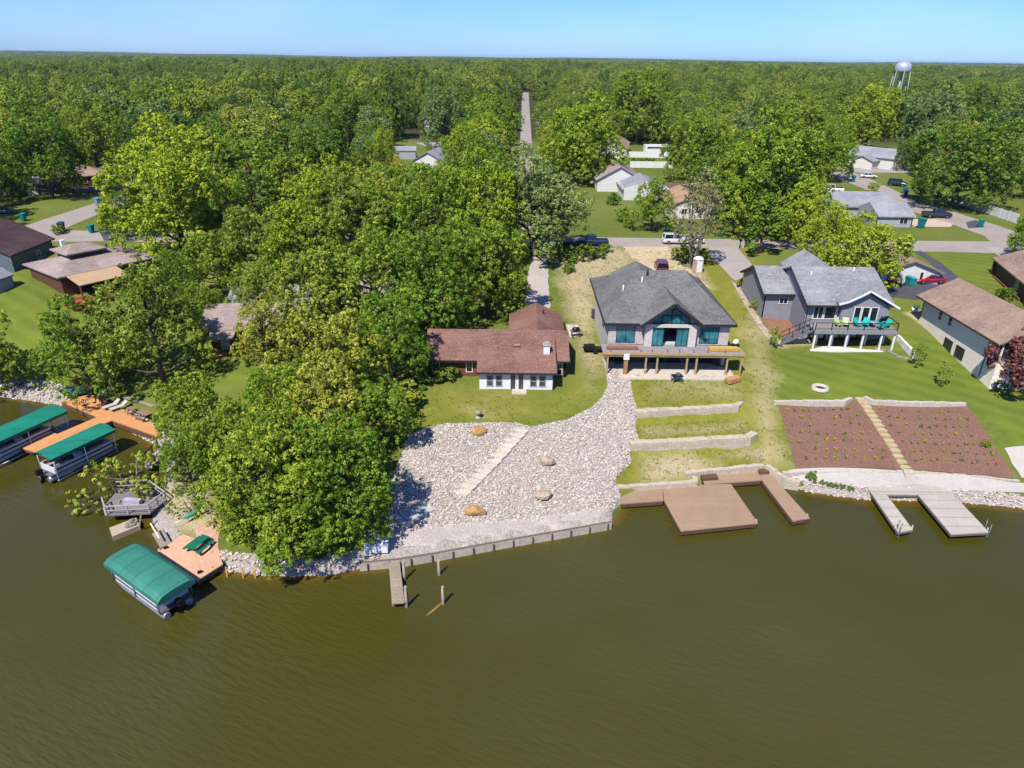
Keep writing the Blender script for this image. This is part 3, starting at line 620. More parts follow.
def make_trunk(seed, R, zb, Ht, lob, r0, n=8, stems=1, extra=0):
    rng = random.Random(seed); b = MB(); cz = zb+(Ht-zb)*.45
    for s in range(stems):
        a = s*2*PI/max(1, stems)+.4; ox, oy = (0, 0) if stems == 1 else (math.cos(a)*r0*2.2, math.sin(a)*r0*2.2)
        tx, ty = (rng.uniform(-.04, .04)*R, rng.uniform(-.04, .04)*R) if stems == 1 else (math.cos(a)*R*.35, math.sin(a)*R*.35)
        b.tube([(ox, oy, -.4), (ox*1.05, oy*1.05, zb*.5), ((ox+tx)*.5+tx*.2, (oy+ty)*.5+ty*.2, zb+(cz-zb)*.4), (tx, ty, cz), (tx*1.2, ty*1.2, zb+(Ht-zb)*.75)], [r0*1.25, r0, r0*.8, r0*.5, r0*.15], n)
    for i, (c, lr) in enumerate(lob[:-1]):
        z0 = max(zb*.7, min(c[2]-R*.25, cz)); st = (c[0]*.03, c[1]*.03, z0)
        mid = (c[0]*.5, c[1]*.5, z0+(c[2]-z0)*.35); b.tube([st, mid, tuple(c)], [r0*.42, r0*.28, r0*.08], 5)
        for e in range(extra):
            d = Vector((rng.gauss(0, 1), rng.gauss(0, 1), abs(rng.gauss(0, .8)))).normalized()*lr*1.15
            b.tube([mid, tuple(c*.7+np.array(mid)*.3), tuple(c+np.array(d))], [r0*.16, r0*.1, r0*.03], 4)
    return b
PROTO = {}
def proto(kind, seed, R, zb, Ht, nl, nc, k, leaf, shape='round', r0=.28, stems=1, extra=0):
    me, lob = make_crown(seed, R, zb, Ht, nl, nc, k, leaf, shape, kind == 'mid'); tb = make_trunk(seed, R, zb, Ht, lob, r0, 8, stems, extra)
    tm = bpy.data.meshes.new('trunk'); tm.from_pydata(tb.v, [], tb.f); tm.update()
    tm.materials.append(PALEBARK if extra else BARK); me.materials.append(LEAF['mid'])
    PROTO.setdefault(kind, []).append((tm, me, R, Ht, zb))
for s in range(6): proto('near', 100+s, 5, 1.4, 10.0, 28, 48, 22, .1)
for s in range(4): proto('big', 150+s, 5, 1.0, 10.0, 36, 62, 22, .09)
for s in range(2): proto('oval', 200+s, 3.4, 1.4, 10.5, 16, 62, 22, .11, 'oval', .22)
for s in range(2): proto('cone', 300+s, 2.6, .8, 9.5, 17, 52, 20, .1, 'cone', .18)
for s in range(6): proto('mid', 400+s, 5, 1.2, 9.5, 20, 56, 14, .13)
for s in range(1): proto('bare', 500+s, 3.6, 2.6, 11.0, 18, 44, 14, .085, 'oval', .15, 4, 4)
for s in range(2): proto('sapling', 600+s, 1.1, .7, 3.2, 9, 34, 12, .06, 'oval', .05)
for s in range(2): proto('small', 700+s, 2.2, .8, 4.6, 14, 62, 18, .075, 'round', .12)
for s in range(2): proto('bush', 800+s, 1.0, .05, 1.5, 10, 40, 14, .06, 'round', .05)
for s in range(1): proto('over', 900+s, 3.6, .8, 4.2, 12, 14, 12, .12, 'round', .12, 2, 3)
NTREE = 0
def tree(kind, x, y, z, R, hs, leaf, label, cat='tree', group=None, name='broadleaf_tree', var=None):
    """hs = height / crown radius"""
    global NTREE
    if kind == 'near' and R > 7.2: kind = 'big'
    tm, me, R0, H0, zb = PROTO[kind][(NTREE if var is None else var) % len(PROTO[kind])]; NTREE += 1
    o = empty(name, (x, y, z), random.uniform(0, 6.28), label, cat, group); s = R/R0; o.scale = (s, s, R*hs/H0)
    for nm, mesh in (('trunk', tm), ('crown', me)):
        c = bpy.data.objects.new(nm, mesh); COL.objects.link(c); c.parent = o
        if nm == 'crown': c.material_slots[0].link = 'OBJECT'; c.material_slots[0].material = LEAF[leaf]
    return o
def tree_at(kind, cx, cy, w, hs, leaf, label, **kw):
    """a tree whose crown stands at (cx, cy) of the photograph, w pixels wide"""
    d = ray(cx, cy); zg = 6.0
    for _ in range(5):   # the distance at which a tree that wide would stand on the ground
        tt = (CAMZ-zg)/(.54*hs*.5*w/F_-d[2]); p = CAM+tt*d; x, y, R = float(p[0]), float(p[1]), .5*w*tt/F_; zg = h1(x, y)
    TREES.append((x, y, R)); return tree(kind, x, y, zg, R, hs, leaf, label, **kw)
def tree_base(kind, bx, by, R, hs, leaf, label, **kw):
    x, y, z = G(bx, by); TREES.append((x, y, R)); return tree(kind, x, y, z, R, hs, leaf, label, **kw)
Nn = RNG.normal(size=WEEDS[0].shape)*.5+(0, -.2, .8); Nn /= np.linalg.norm(Nn, axis=1, keepdims=True); V, F = quads(WEEDS[0], Nn, RNG.uniform(.03, .09, len(Nn)), RNG)
tag(link('weeds', np_mesh('weeds', V, F, False, dict(tone=np.repeat(WEEDS[1], 4))), leafmat('leaves_weeds', S(84,108,34,.7), S(118,132,44,.7), S(156,156,76,.7))), 'rough weeds and grass tufts around the unfinished house', 'weeds', kind='stuff')
TREES = []
for a in NAMED_TREES: tree_at(*a[:6], a[6], name=a[7] if len(a) > 7 else 'broadleaf_tree')
# ---------------------------------------------------------------- the wood that fills the town
def seen_box(x, y, z, R, h):
    a = proj(x, y, z+h*.55); w = R*F_/a[2]; top = proj(x, y, z+h)[1]; bot = proj(x, y, z)[1]
    return a[0]-w, top, a[0]+w, bot
def blocks(x, y, R, h):
    b = seen_box(x, y, PLAT, R, h); dz = y
    for (x0, y0, x1, y1) in CLEAR:
        if b[2] > x0 and b[0] < x1 and b[1] < y1 and b[3] > y0:
            yf = P((x0+x1)/2, y0, PLAT)[1]
            if yf < 0 or yf > y: return True
    return False
_cand = []; fill = []
rng_ = random.Random(11)
for _ in range(60000):
    y = 108+(330-108)*math.sqrt(rng_.random()); x = rng_.uniform(-.80, .80)*y+rng_.uniform(-6, 6)
    if y < 128 and abs(x) < 90: continue
    R = rng_.uniform(5.6, 10.2); h = R*rng_.uniform(1.6, 2.1)
    if any((x-a)**2+(y-b)**2 < ((R+c)*.62)**2 for a, b, c in TREES): continue
    if any(x0-R*.5 < x < x1+R*.5 and y0-R*.5 < y < y1+R*.5 for x0, x1, y0, y1 in FOOT): continue
    if blocks(x, y, R, h): continue
    TREES.append((x, y, R)); fill.append((x, y, R, h))
fill.sort(key=lambda q: q[1]); room = 290-len(NAMED_TREES); far_extra = fill[room:]; fill = fill[:room]
TONES = [('mid', 'mid green'), ('olive', 'olive green'), ('bright', 'bright yellow-green'), ('deep', 'deep green'), ('blue', 'dull grey-green')]
for x, y, R, h in fill:
    px = proj(x, y, 14)[0]; lf, tn = rng_.choices(TONES, (4, 3, 2, 3, 2))[0]
    zone = 'behind the far left houses' if px < 230 else 'left of the straight road' if px < 522 else 'around the white fences' if px < 700 else 'around the white barn-like house'
    tree('mid', x, y, PLAT, R, h/R, lf, f'{tn} broadleaf tree in the wood {zone}', group=f'{tn} trees {zone}')
# ---------------------------------------------------------------- far woodland, one mass
rng = np.random.default_rng(5)
def far_ring(y0, y1, area, Rr, Hr):
    g = math.sqrt(area); a, b_ = np.meshgrid(np.arange(-.83*y1, .83*y1, g), np.arange(y0, y1, g)); x, y = a.ravel(), b_.ravel(); x = x+rng.uniform(-.4, .4, len(x))*g; y = y+rng.uniform(-.4, .4, len(y))*g
    k = np.abs(x) < .83*y; x, y = x[k], y[k]; n = len(x); return x, y, rng.uniform(*Rr, n), rng.uniform(*Hr, n)
sets = [far_ring(325, 800, 195, (4.6, 11.5), (9, 21)), far_ring(800, 2100, 420, (9, 14), (12, 20)), far_ring(2100, 8000, 2600, (20, 31), (13, 22))]
if far_extra: e = np.array(far_extra); sets.append((e[:,0], e[:,1], e[:,2], e[:,3]))
x, y, R, h = [np.concatenate(c) for c in zip(*sets)]
bad = np.zeros(len(x), bool)
for x0, x1, y0, y1 in FARGAPS: bad |= (x > x0) & (x < x1) & (y > y0) & (y < y1)
bad |= (x > .011*(y-250)-5.5) & (x < .011*(y-250)+15) & (y < 720)
x, y, R, h = x[~bad], y[~bad], R[~bad], h[~bad]; n = len(x)
h = h*(1+.3*np.sin(x/170+y/260)*np.sin(x/61-y/140)+.22*np.sin(x/520+1.3)*np.sin(y/900)*(y > 900)); h = np.where((x > .47*y) & (x < .56*y) & (y < 412), np.clip(h, 17.5, 20), h)
h = np.where(y > 2000, np.clip(h, 7, 19), h)
FARLEAF = leafmat('leaves_far', S(70,98,40,LK), S(112,138,50,LK), S(156,170,70,LK), .25, True)
me = bpy.data.meshes.new('distant_woodland'); me.vertices.add(n); me.vertices.foreach_set('co', np.stack([x, y, hill(x, y)+PLAT-.5], 1).astype(np.float32).ravel())
for nm, ty, arr in (('size', 'FLOAT_VECTOR', np.stack([R/5, R/5, h/9.5], 1)), ('turn', 'FLOAT', rng.uniform(0, 6.28, n)), ('pick', 'INT', rng.integers(0, 6, n))):
    at = me.attributes.new(nm, ty, 'POINT'); at.data.foreach_set('vector' if ty == 'FLOAT_VECTOR' else 'value', (arr.astype(np.float32) if ty != 'INT' else arr.astype(np.int32)).ravel())
fw = link('distant_woodland', me, FARLEAF); tag(fw, 'unbroken green woodland running from the town to the horizon', 'woodland', kind='stuff')
gt = bpy.data.node_groups.new('woodland', 'GeometryNodeTree'); gt.interface.new_socket('Geometry', in_out='INPUT', socket_type='NodeSocketGeometry'); gt.interface.new_socket('Geometry', in_out='OUTPUT', socket_type='NodeSocketGeometry')
gi, go_, iop, jn = gt.nodes.new('NodeGroupInput'), gt.nodes.new('NodeGroupOutput'), gt.nodes.new('GeometryNodeInstanceOnPoints'), gt.nodes.new('GeometryNodeGeometryToInstance')
for k in range(6)[::-1]:
    cm = PROTO['mid'][k][1].copy(); cm.materials.clear(); cm.materials.append(FARLEAF); po = bpy.data.objects.new('woodland_crown', cm)
    oi = gt.nodes.new('GeometryNodeObjectInfo'); oi.inputs['Object'].default_value = po; gt.links.new(oi.outputs['Geometry'], jn.inputs[0])
def named(nm, dt):
    q = gt.nodes.new('GeometryNodeInputNamedAttribute'); q.data_type = dt; q.inputs['Name'].default_value = nm; return [o for o in q.outputs if o.enabled and o.name == 'Attribute'][0]
gt.links.new(gi.outputs[0], iop.inputs['Points']); gt.links.new(jn.outputs[0], iop.inputs['Instance']); iop.inputs['Pick Instance'].default_value = True
gt.links.new(named('pick', 'INT'), iop.inputs['Instance Index']); gt.links.new(named('size', 'FLOAT_VECTOR'), iop.inputs['Scale'])
cx = gt.nodes.new('ShaderNodeCombineXYZ'); gt.links.new(named('turn', 'FLOAT'), cx.inputs['Z']); gt.links.new(cx.outputs[0], iop.inputs['Rotation']); gt.links.new(iop.outputs[0], go_.inputs[0])
md = fw.modifiers.new('woodland', 'NODES'); md.node_group = gt
print('far trees', n, 'fill', len(fill), 'extra', len(far_extra))
# ---------------------------------------------------------------- house materials
R_GREY = roofmat('roof_grey', S(88,87,87,.62), S(146,145,143,.62)); R_BLUE = roofmat('roof_bluegrey', S(112,112,115,.72), S(166,166,168,.72)); R_RED = roofmat('roof_redbrown', S(104,76,68,.66), S(162,122,108,.66))
R_BROWN = roofmat('roof_brown', S(132,108,94,.66), S(182,156,138,.66)); R_LILAC = roofmat('roof_lilac', S(142,126,121,.66), S(182,164,157,.66)); R_DARK = roofmat('roof_dark', S(70,54,54,.6), S(106,86,84,.6)); R_TAN = roofmat('roof_tan', S(172,136,108,.6), S(206,172,140,.6))
R_PALE = roofmat('roof_pale', S(142,144,150,.6), S(176,178,184,.6))
W_BLUE = siding('siding_blue', S(146,148,156,.75)); W_WHITE = siding('siding_white', S(244,242,238,.62), 5, .2); W_SLATE = siding('siding_slate', S(118,130,142,.6)); W_CREAM = siding('siding_cream', S(244,234,218,.85)); W_LGREY = siding('siding_lightgrey', S(190,196,200,.6)); W_DBROWN = siding('siding_darkbrown', S(72,52,46,.6)); W_BROWN = siding('siding_brown', S(112,74,58,.6)); W_GREYG = siding('siding_greyshed', S(122,130,138,.6))
BRICK = M('brick', S(140,84,62,.6), .9, .3, 9, .2, 1.2, planks=((0, 0, 1), 6, .3)); STONE = M('stone_veneer', S(196,184,178,.85), .9, .28, 5, .2, .9, bmp=.5); WSTONE = M('pale_stone', S(228,220,212,.64), .9, .18, 5, .1, .9)
TRIM = M('white_trim', S(246,246,246,.66), .5, .05, 2, .04); DARKTRIM = M('dark_trim', S(52,52,58,.6), .5, .1, 2, .1); TIMBER = M('new_timber', S(204,176,128,.6), .8, .2, 5, .15, .8); CEDAR = M('cedar', S(178,92,58,.6), .8, .22, 5, .2, .8)
GLASS_T = glass('teal_glass', S(50,140,150,.7)); GLASS_D = glass('dark_glass', S(38,50,62,.5)); GLASS_G = glass('grey_glass', S(84,92,98,.5))
DECKGREY = M('grey_decking', S(172,166,164,.6), .8, .12, 4, .1, .5, planks=((0, 1, 0), 7, .35)); METAL = M('grey_metal', S(150,152,156,.6), .45, .1, 3, .1, metal=.5); DARKMETAL = M('dark_metal', S(44,46,50,.6), .5, .1, 3, .1, metal=.4)
ROOM = M('room_inside', S(120,86,60,.6), .9, .2, 2)
def root_of(o):
    while o.parent is not None: o = o.parent
    return o
def wpart(mb, name, mat, parent, label=None):
    """a part given in world coordinates"""
    L = root_of(parent).location; mb.v = [(p[0]-L.x, p[1]-L.y, p[2]-L.z) for p in mb.v]
    o = mb.build(name, mat, parent)
    if label: o['label'] = label
    return o
def lpart(mb, name, mat, parent, label=None):
    o = mb.build(name, mat, parent)
    if label: o['label'] = label
    return o
def window(parent, c, w, h, face, nx=2, nz=1, fm=None, gm=None, part=wpart, name='window', bar=.07, out=.07):
    """c = (x, y, z) of the middle of the sill on the wall plane; face = S N E W"""
    fm = fm or TRIM; gm = gm or GLASS_D; d = {'S': (0,-1), 'N': (0,1), 'E': (1,0), 'W': (-1,0)}[face]; u = (-d[1], d[0]) if face in 'SN' else (d[1], -d[0])
    u = (abs(u[0]), abs(u[1])); f = MB(); g = MB()
    def b(mb, u0, u1, z0, z1, o0, o1):
        xs_ = sorted((c[0]+u[0]*u0+d[0]*o0, c[0]+u[0]*u1+d[0]*o1)); ys_ = sorted((c[1]+u[1]*u0+d[1]*o0, c[1]+u[1]*u1+d[1]*o1)); mb.bx(xs_[0], xs_[1], ys_[0], ys_[1], c[2]+z0, c[2]+z1)
    b(f, -w/2-bar, w/2+bar, -bar, 0, -.02, out); b(f, -w/2-bar, w/2+bar, h, h+bar, -.02, out)
    for i in range(nx+1):
        q = -w/2+w*i/nx; k = bar if i in (0, nx) else bar*.8
        b(f, q-k/2, q+k/2, 0, h, -.02, out-.004)
    for i in range(1, nz): b(f, -w/2, w/2, h*i/nz-bar*.35, h*i/nz+bar*.35, -.02, out-.012)
    b(g, -w/2, w/2, 0, h, -.02, out*.45)
    o = part(f, name, fm, parent); part(g, 'pane', gm, o); return o
def gable_x(mb, x0, x1, y0, ym, y1, z0, zr, z1=None, t=.2):
    z1 = z0 if z1 is None else z1
    mb.slab([(x0,y0,z0),(x1,y0,z0),(x1,ym,zr),(x0,ym,zr)], t); mb.slab([(x0,ym,zr),(x1,ym,zr),(x1,y1,z1),(x0,y1,z1)], t)
def gable_y(mb, x0, xm, x1, y0, y1, z0, zr, z1=None, t=.2):
    z1 = z0 if z1 is None else z1
    mb.slab([(x0,y0,z0),(xm,y0,zr),(xm,y1,zr),(x0,y1,z0)], t); mb.slab([(xm,y0,zr),(x1,y0,z1),(x1,y1,z1),(xm,y1,zr)], t)
def hip(mb, x0, x1, y0, y1, z0, zr, ra, rb, t=.2, lift=.0):
    """ra, rb = ends of the ridge (x, y)"""
    A, B, Cc, D = (x0,y0,z0), (x1,y0,z0), (x1,y1,z0), (x0,y1,z0); p, q = (*ra, zr), (*rb, zr)
    if abs(ra[0]-rb[0]) >= abs(ra[1]-rb[1]): fs = [[A,B,q,p],[B,Cc,q],[Cc,D,p,q],[D,A,p]]
    else: fs = [[A,B,p],[B,Cc,q,p],[Cc,D,q],[D,A,p,q]]
    for f in fs: mb.slab(f, t)
def wall_gx(mb, x, y0, ym, y1, z0, ze, zr, th=.2):
    """gable end wall across y at x"""
    mb.add([(x,y0,z0),(x,y1,z0),(x,y1,ze),(x,ym,zr),(x,y0,ze)]+[(x+th,y0,z0),(x+th,y1,z0),(x+th,y1,ze),(x+th,ym,zr),(x+th,y0,ze)], [(4,3,2,1,0),(5,6,7,8,9),(0,1,6,5),(1,2,7,6),(2,3,8,7),(3,4,9,8),(4,0,5,9)])
def wall_gy(mb, y, x0, xm, x1, z0, ze, zr, th=.2):
    mb.add([(x0,y,z0),(x1,y,z0),(x1,y,ze),(xm,y,zr),(x0,y,ze)]+[(x0,y+th,z0),(x1,y+th,z0),(x1,y+th,ze),(xm,y+th,zr),(x0,y+th,ze)], [(0,1,2,3,4),(9,8,7,6,5),(0,5,6,1),(1,6,7,2),(2,7,8,3),(3,8,9,4),(4,9,5,0)])
def pipes(root, pts, r=.07, h=.5, mat=None):
    for x, y, z in pts: wpart(MB().tube([(x,y,z-.2),(x,y,z+h)], r, 8), 'vent_pipe', mat or TRIM, root)
# ---------------------------------------------------------------- the big house under construction
gh = empty('house', (18, 75, 5), 0, 'large unfinished house with a grey roof and glazed gable over an open timber deck', 'house')
w = MB(); w.bx(11.1,25.1,75.1,75.4,7.9,10.5); w.bx(11.1,11.4,75.4,89.2,4.6,10.5); w.bx(24.8,25.1,75.4,93,4.6,10.5); w.bx(11.4,14.4,88.9,89.2,6,10.5); w.bx(14.4,14.7,89.2,95,6.5,10.5); w.bx(14.7,20.3,94.7,95,6.5,10.5); w.bx(20,20.3,93,94.7,6.5,10.5); w.bx(20.3,24.8,92.7,93,6.5,10.5); w.bx(11.4,24.8,75.4,92.6,7.6,7.9)
w.v = w.v[8:]  # front wall is built in pieces round the glazed bay
w.f = [[i-8 for i in f] for f in w.f[6:]]; w.m = w.m[6:]; w.sm = w.sm[6:]
wpart(w, 'wall', M('house_wrap', S(226,224,222,.6), .7, .06, 1), gh, 'pale wrapped side walls')
f = MB(); f.bx(11.1,15.4,75.1,75.4,7.86,10.5); f.bx(15.4,15.6,74.6,75.3,7.85,10.5); wpart(f, 'front_wall', STONE, gh); f = MB(); f.bx(20.9,25.1,75.1,75.4,7.86,10.5); f.bx(20.7,20.9,74.6,75.3,7.85,10.5); wpart(f, 'front_wall', STONE, gh)
f = MB(); f.bx(15.2,16.05,74.35,74.95,7.84,10.6); f.bx(20.25,21.1,74.35,74.95,7.84,10.6); f.bx(16.05,20.25,74.4,74.9,10.2,10.55); wpart(f, 'stone_pier', WSTONE, gh)
r_ = MB(); hip(r_, 10.6, 25.6, 74.6, 92.4, 10.6, 14.4, (15.2,83.2), (21.2,83.6)); r_.slab([(25.6,92.3,10.6),(25.6,93.6,10.62),(20.5,93.6,10.62),(20.5,92.3,10.63)], .15)
gable_y(r_, 13.9, 17.2, 20.6, 86, 95.4, 10.62, 12.3)
r_.slab([(14.55,73.7,10.62),(18.15,73.7,13.3),(18.15,81.2,13.3),(14.55,75.0,10.62)], .22); r_.slab([(18.15,73.7,13.3),(21.75,73.7,10.62),(21.75,75.0,10.62),(18.15,81.2,13.3)], .22)
rf = wpart(r_, 'roof', R_GREY, gh)
f = MB(); f.bx(10.55,14.8,74.52,74.6,10.28,10.6); f.bx(21.5,25.65,74.52,74.6,10.28,10.6); f.bx(10.5,10.58,74.5,92.4,10.3,10.6); f.bx(25.62,25.7,74.5,93.6,10.3,10.6)
f.bar((14.5,73.66,10.5),(18.15,73.66,13.2),.12,.34); f.bar((18.15,73.66,13.2),(21.8,73.66,10.5),.12,.34); wpart(f, 'fascia', DARKTRIM, rf)
for x, y, z in ((13.2,80,13.2),(15.6,81.2,13.9),(23,82.5,12.6)): wpart(MB().tube([(x,y,z-.9),(x,y,z+.25)], .08, 8), 'vent_pipe', TRIM, rf)
wpart(MB().tube([(16.4,82.4,13.6),(16.4,82.4,14.7)], .12, 8), 'vent_pipe', DARKMETAL, rf)
g = MB(); g.add([(16.1,74.7,10.6),(20.2,74.7,10.6),(20.2,74.7,11.2),(18.15,74.7,12.75),(16.1,74.7,11.2)], [(0,1,2,3,4)]); fr = MB()
for a, b in (((16.1,74.64,10.62),(20.2,74.64,10.62)),((16.1,74.64,10.6),(16.1,74.64,11.2)),((20.2,74.64,10.6),(20.2,74.64,11.2)),((16.1,74.64,11.15),(18.15,74.64,12.72)),((18.15,74.64,12.72),(20.2,74.64,11.15)),((18.15,74.64,10.6),(18.15,74.64,12.7)),((17.0,74.64,11.55),(19.3,74.64,11.55)),((17.1,74.64,10.6),(17.1,74.64,11.5)),((19.2,74.64,10.6),(19.2,74.64,11.5))): fr.bar(a, b, .09)
go = wpart(fr, 'gable_window', DARKTRIM, gh); wpart(g, 'pane', GLASS_T, go)
f = MB(); wall_gy(f, 74.78, 14.9, 18.15, 21.4, 10.56, 10.6, 12.95, .06); wpart(f, 'gable_wall', WSTONE, gh)
window(gh, (16.75,74.7,7.9), 1.3, 2.25, 'S', 2, 1, DARKTRIM, GLASS_T, name='glass_door'); window(gh, (19.55,74.7,7.9), 1.3, 2.25, 'S', 2, 1, DARKTRIM, GLASS_T, name='glass_door')
f = MB(); f.bx(17.3,19.1,78,78.2,7.9,10.4); f.bx(16,16.1,75.4,78,7.9,10.4); f.bx(20.2,20.3,75.4,78,7.9,10.4); wpart(f, 'inside_wall', ROOM, gh)
window(gh, (13.1,75.1,8.15), 2.1, 2.0, 'S', 2, 1, DARKTRIM, GLASS_T); window(gh, (22.8,75.1,8.15), 2.1, 2.0, 'S', 2, 1, DARKTRIM, GLASS_T)
f = MB(); f.bx(11.1,25.1,76.2,76.4,4.9,7.6); wpart(f, 'basement_wall', M('basement_wall', S(96,90,92,.6), .9, .2, 2), gh)
for x, ww in ((12.6,2.2),(17.2,1.6),(19.2,1.6),(22.6,2.6)): window(gh, (x,76.2,5.15), ww, 2.2, 'S', 2, 1, DARKTRIM, GLASS_D, name='glass_door')
window(gh, (11.1,80,8.3), 1.2, 1.4, 'W', 1, 1, DARKTRIM, GLASS_T)
d = MB(); d.bx(10.3,26.4,72.7,75.08,7.62,7.8); dk = wpart(d, 'deck_floor', M('deck_membrane', S(170,164,166,.58), .85, .14, 2, .15, .6), gh)
d = MB(); d.bx(10.25,26.45,72.6,72.695,7.5,7.8); d.bx(10.25,26.45,72.72,72.9,7.25,7.6); wpart(d, 'rim_beam', TIMBER, dk)
for x in (10.9,15.3,16.6,20.0,21.1,24.6,26.2): wpart(MB().box(x,72.82,4.98,.19,.19,2.1), 'post', TIMBER, gh)
p = wpart(MB().box(13.0,72.75,5,.42,.42,2.0), 'post', M('ochre_post', S(196,138,92,.6), .9, .25, 4), gh, 'thicker post with a white wrapped top'); wpart(MB().box(13.0,72.75,6.95,.62,.55,.7), 'wrap', TRIM, p)
for x in (11.2,14.6,15.9,17.6,19.0,20.6,22.2,24.2): wpart(MB().box(x,72.78,7.8,.08,.08,.42), 'rail_stub', CEDAR, gh)
wpart(MB().bx(12.4,25.6,71.5,76.2,4.85,5.1), 'slab', M('new_concrete', S(224,212,194,.6), .9, .1, 2, .1), gh)
# ---------------------------------------------------------------- the brick house with the white sunroom
rh = empty('house', (0.5, 76, 4.6), 0, 'brick house with a red-brown shingle roof and a white sunroom facing the lawn', 'house')
w = MB(); w.bx(-9.6,6.1,72.2,80.2,4.3,7.1); w.bx(0,6.1,80.2,88,4.6,7.2); wall_gx(w, -9.62, 72.2, 76.2, 80.2, 4.4, 7.0, 8.75); wall_gx(w, 5.92, 72.2, 76.2, 80.2, 4.4, 7.0, 8.75); wpart(w, 'brick_wall', BRICK, rh)
s_ = MB(); s_.bx(-3.6,4.6,69.25,72.4,4.4,6.8); sun = wpart(s_, 'sunroom', TRIM, rh, 'white sunroom with paired windows')
for x in (-2.45,-1.45,2.35,3.35): window(sun, (x,69.25,5.05), .68, 1.2, 'S', 1, 2, M('grey_frame', S(200,200,200,.6)), GLASS_G)
for x in (0.1,.98): window(sun, (x,69.25,4.62), .6, 1.85, 'S', 1, 1, TRIM, GLASS_G, name='door')
wpart(MB().bx(.0,1.6,68.1,69.2,4.4,4.68), 'step', M('step_concrete', S(226,210,190,.6), .9), sun)
r_ = MB(); r_.slab([(-10.0,71.6,7.0),(-3.9,71.6,7.05),(-3.9,76.3,9.0),(-10.0,76.3,9.0)], .18); r_.slab([(-10.0,76.3,9.0),(6.5,76.3,9.0),(6.5,80.8,7.1),(-10.0,80.8,7.1)], .18)
r_.slab([(-3.9,68.75,6.86),(4.9,68.75,6.86),(4.9,76.3,9.03),(-3.9,76.3,9.03)], .16); r_.slab([(4.3,71.6,7.05),(6.5,71.6,7.05),(6.5,76.3,9.0),(4.3,76.3,9.0)], .18)
gable_y(r_, -.5, 3.0, 6.5, 77, 87.2, 7.15, 8.75); rf = wpart(r_, 'roof', R_RED, rh)
f = MB(); f.bx(-3.95,4.95,68.66,68.75,6.66,6.84); f.bx(-10.05,-3.95,71.52,71.6,6.8,7.0); f.bx(4.95,6.55,71.52,71.6,6.86,7.04); wpart(f, 'gutter', DARKTRIM, rf)
wpart(MB().box(0.5,73.2,8.25,.7,.35,.16), 'roof_vent', M('vent_pink', S(190,150,140,.6)), rf); wpart(MB().tube([(3.9,84,8.1),(3.9,84,8.9)], .08), 'vent_pipe', DARKMETAL, rf)
ch = wpart(MB().bx(3.5,4.2,71.9,72.6,7.4,8.75), 'chimney', TRIM, rf); f = MB(); f.bx(3.42,4.28,71.82,72.68,8.75,8.88); f.bx(3.6,4.1,72.0,72.5,8.88,9.1); wpart(f, 'chimney_cap', M('cap_grey', S(190,186,184,.6)), ch)
for x, ww in ((-8.7,.8),(-4.9,.7)): window(rh, (x,72.2,5.4), ww, 1.15, 'S', 1, 2, TRIM, GLASS_D)
window(rh, (5.4,72.2,5.2), .6, 1.3, 'S', 1, 2, TRIM, GLASS_D)
wpart(MB().tube([(4.55,69.2,4.4),(4.55,69.2,6.7)], .07), 'downspout', DARKTRIM, rh)
# ---------------------------------------------------------------- the blue-grey house
rb = empty('house', (42, 86, 5), 0, 'blue-grey sided house with a raised deck on white columns and an outside stair', 'house')
w = MB(); w.bx(33.4,37.6,88.2,97.6,6.0,10.1); wall_gx(w, 33.38, 88.2, 93.2, 97.6, 6.5, 10.1, 12.2); w.bx(37.3,47.4,83.5,96.8,4.6,10.3); wall_gx(w, 37.2, 83.5, 90, 96.8, 4.7, 10.2, 12.95); wall_gx(w, 47.3, 83.5, 90, 96.8, 4.7, 10.2, 12.95); wpart(w, 'wall', W_BLUE, rb)
f = MB(); wall_gy(f, 82.75, 41.3, 44.1, 47.3, 7.8, 10.2, 12.0, .8); wpart(f, 'gable_wall', W_BLUE, rb)
r_ = MB(); gable_x(r_, 33.0, 40, 87.7, 93.2, 98.2, 10.15, 12.45); gable_x(r_, 36.8, 47.9, 82.7, 90, 97.4, 10.35, 13.3)
r_.slab([(40.6,82.2,10.7),(44.1,82.2,12.45),(44.1,88.4,12.45),(40.6,83.6,10.7)], .18); r_.slab([(44.1,82.2,12.45),(48.1,82.2,10.3),(48.1,83.4,10.3),(44.1,88.4,12.45)], .18)
gable_y(r_, 38.8, 42, 45.2, 90.5, 99, 11.3, 13.4); rf = wpart(r_, 'roof', R_BLUE, rb)
f = MB(); f.bar((40.5,82.14,10.64),(41.6,82.14,10.95),.1,.24); f.bar((41.6,82.14,10.95),(43.0,82.14,11.7),.1,.24); f.bar((43.0,82.14,11.7),(44.1,82.14,12.38),.1,.24); f.bar((44.1,82.14,12.38),(48.2,82.14,10.2),.1,.24); wpart(f, 'white_fascia', TRIM, rf)
f = MB(); f.bx(33.0,38.0,87.62,87.7,9.9,10.14); f.bx(36.8,40.7,82.6,82.7,10.1,10.33); f.bar((33.0,87.7,10.06),(33.0,93.2,12.35),.1,.22); f.bar((33.0,98.2,10.06),(33.0,93.2,12.35),.1,.22); f.bar((36.8,82.7,10.25),(36.8,90,13.2),.1,.22); wpart(f, 'gutter', DARKTRIM, rf)
for x, y, z in ((39,88.3,12.6),(44.8,89,13)): wpart(MB().tube([(x,y,z-.3),(x,y,z+.5)], .07), 'vent_pipe', TRIM, rf)
window(rb, (36.0,88.2,8.7), 1.1, .8, 'S', 2, 1); 
for x, ww, n in ((38.75,1.2,2),(40.25,1.4,1),(41.75,1.2,2)): window(rb, (x,83.5,8.35), ww, 1.65, 'S', n, 1, TRIM, GLASS_D, bar=.1)
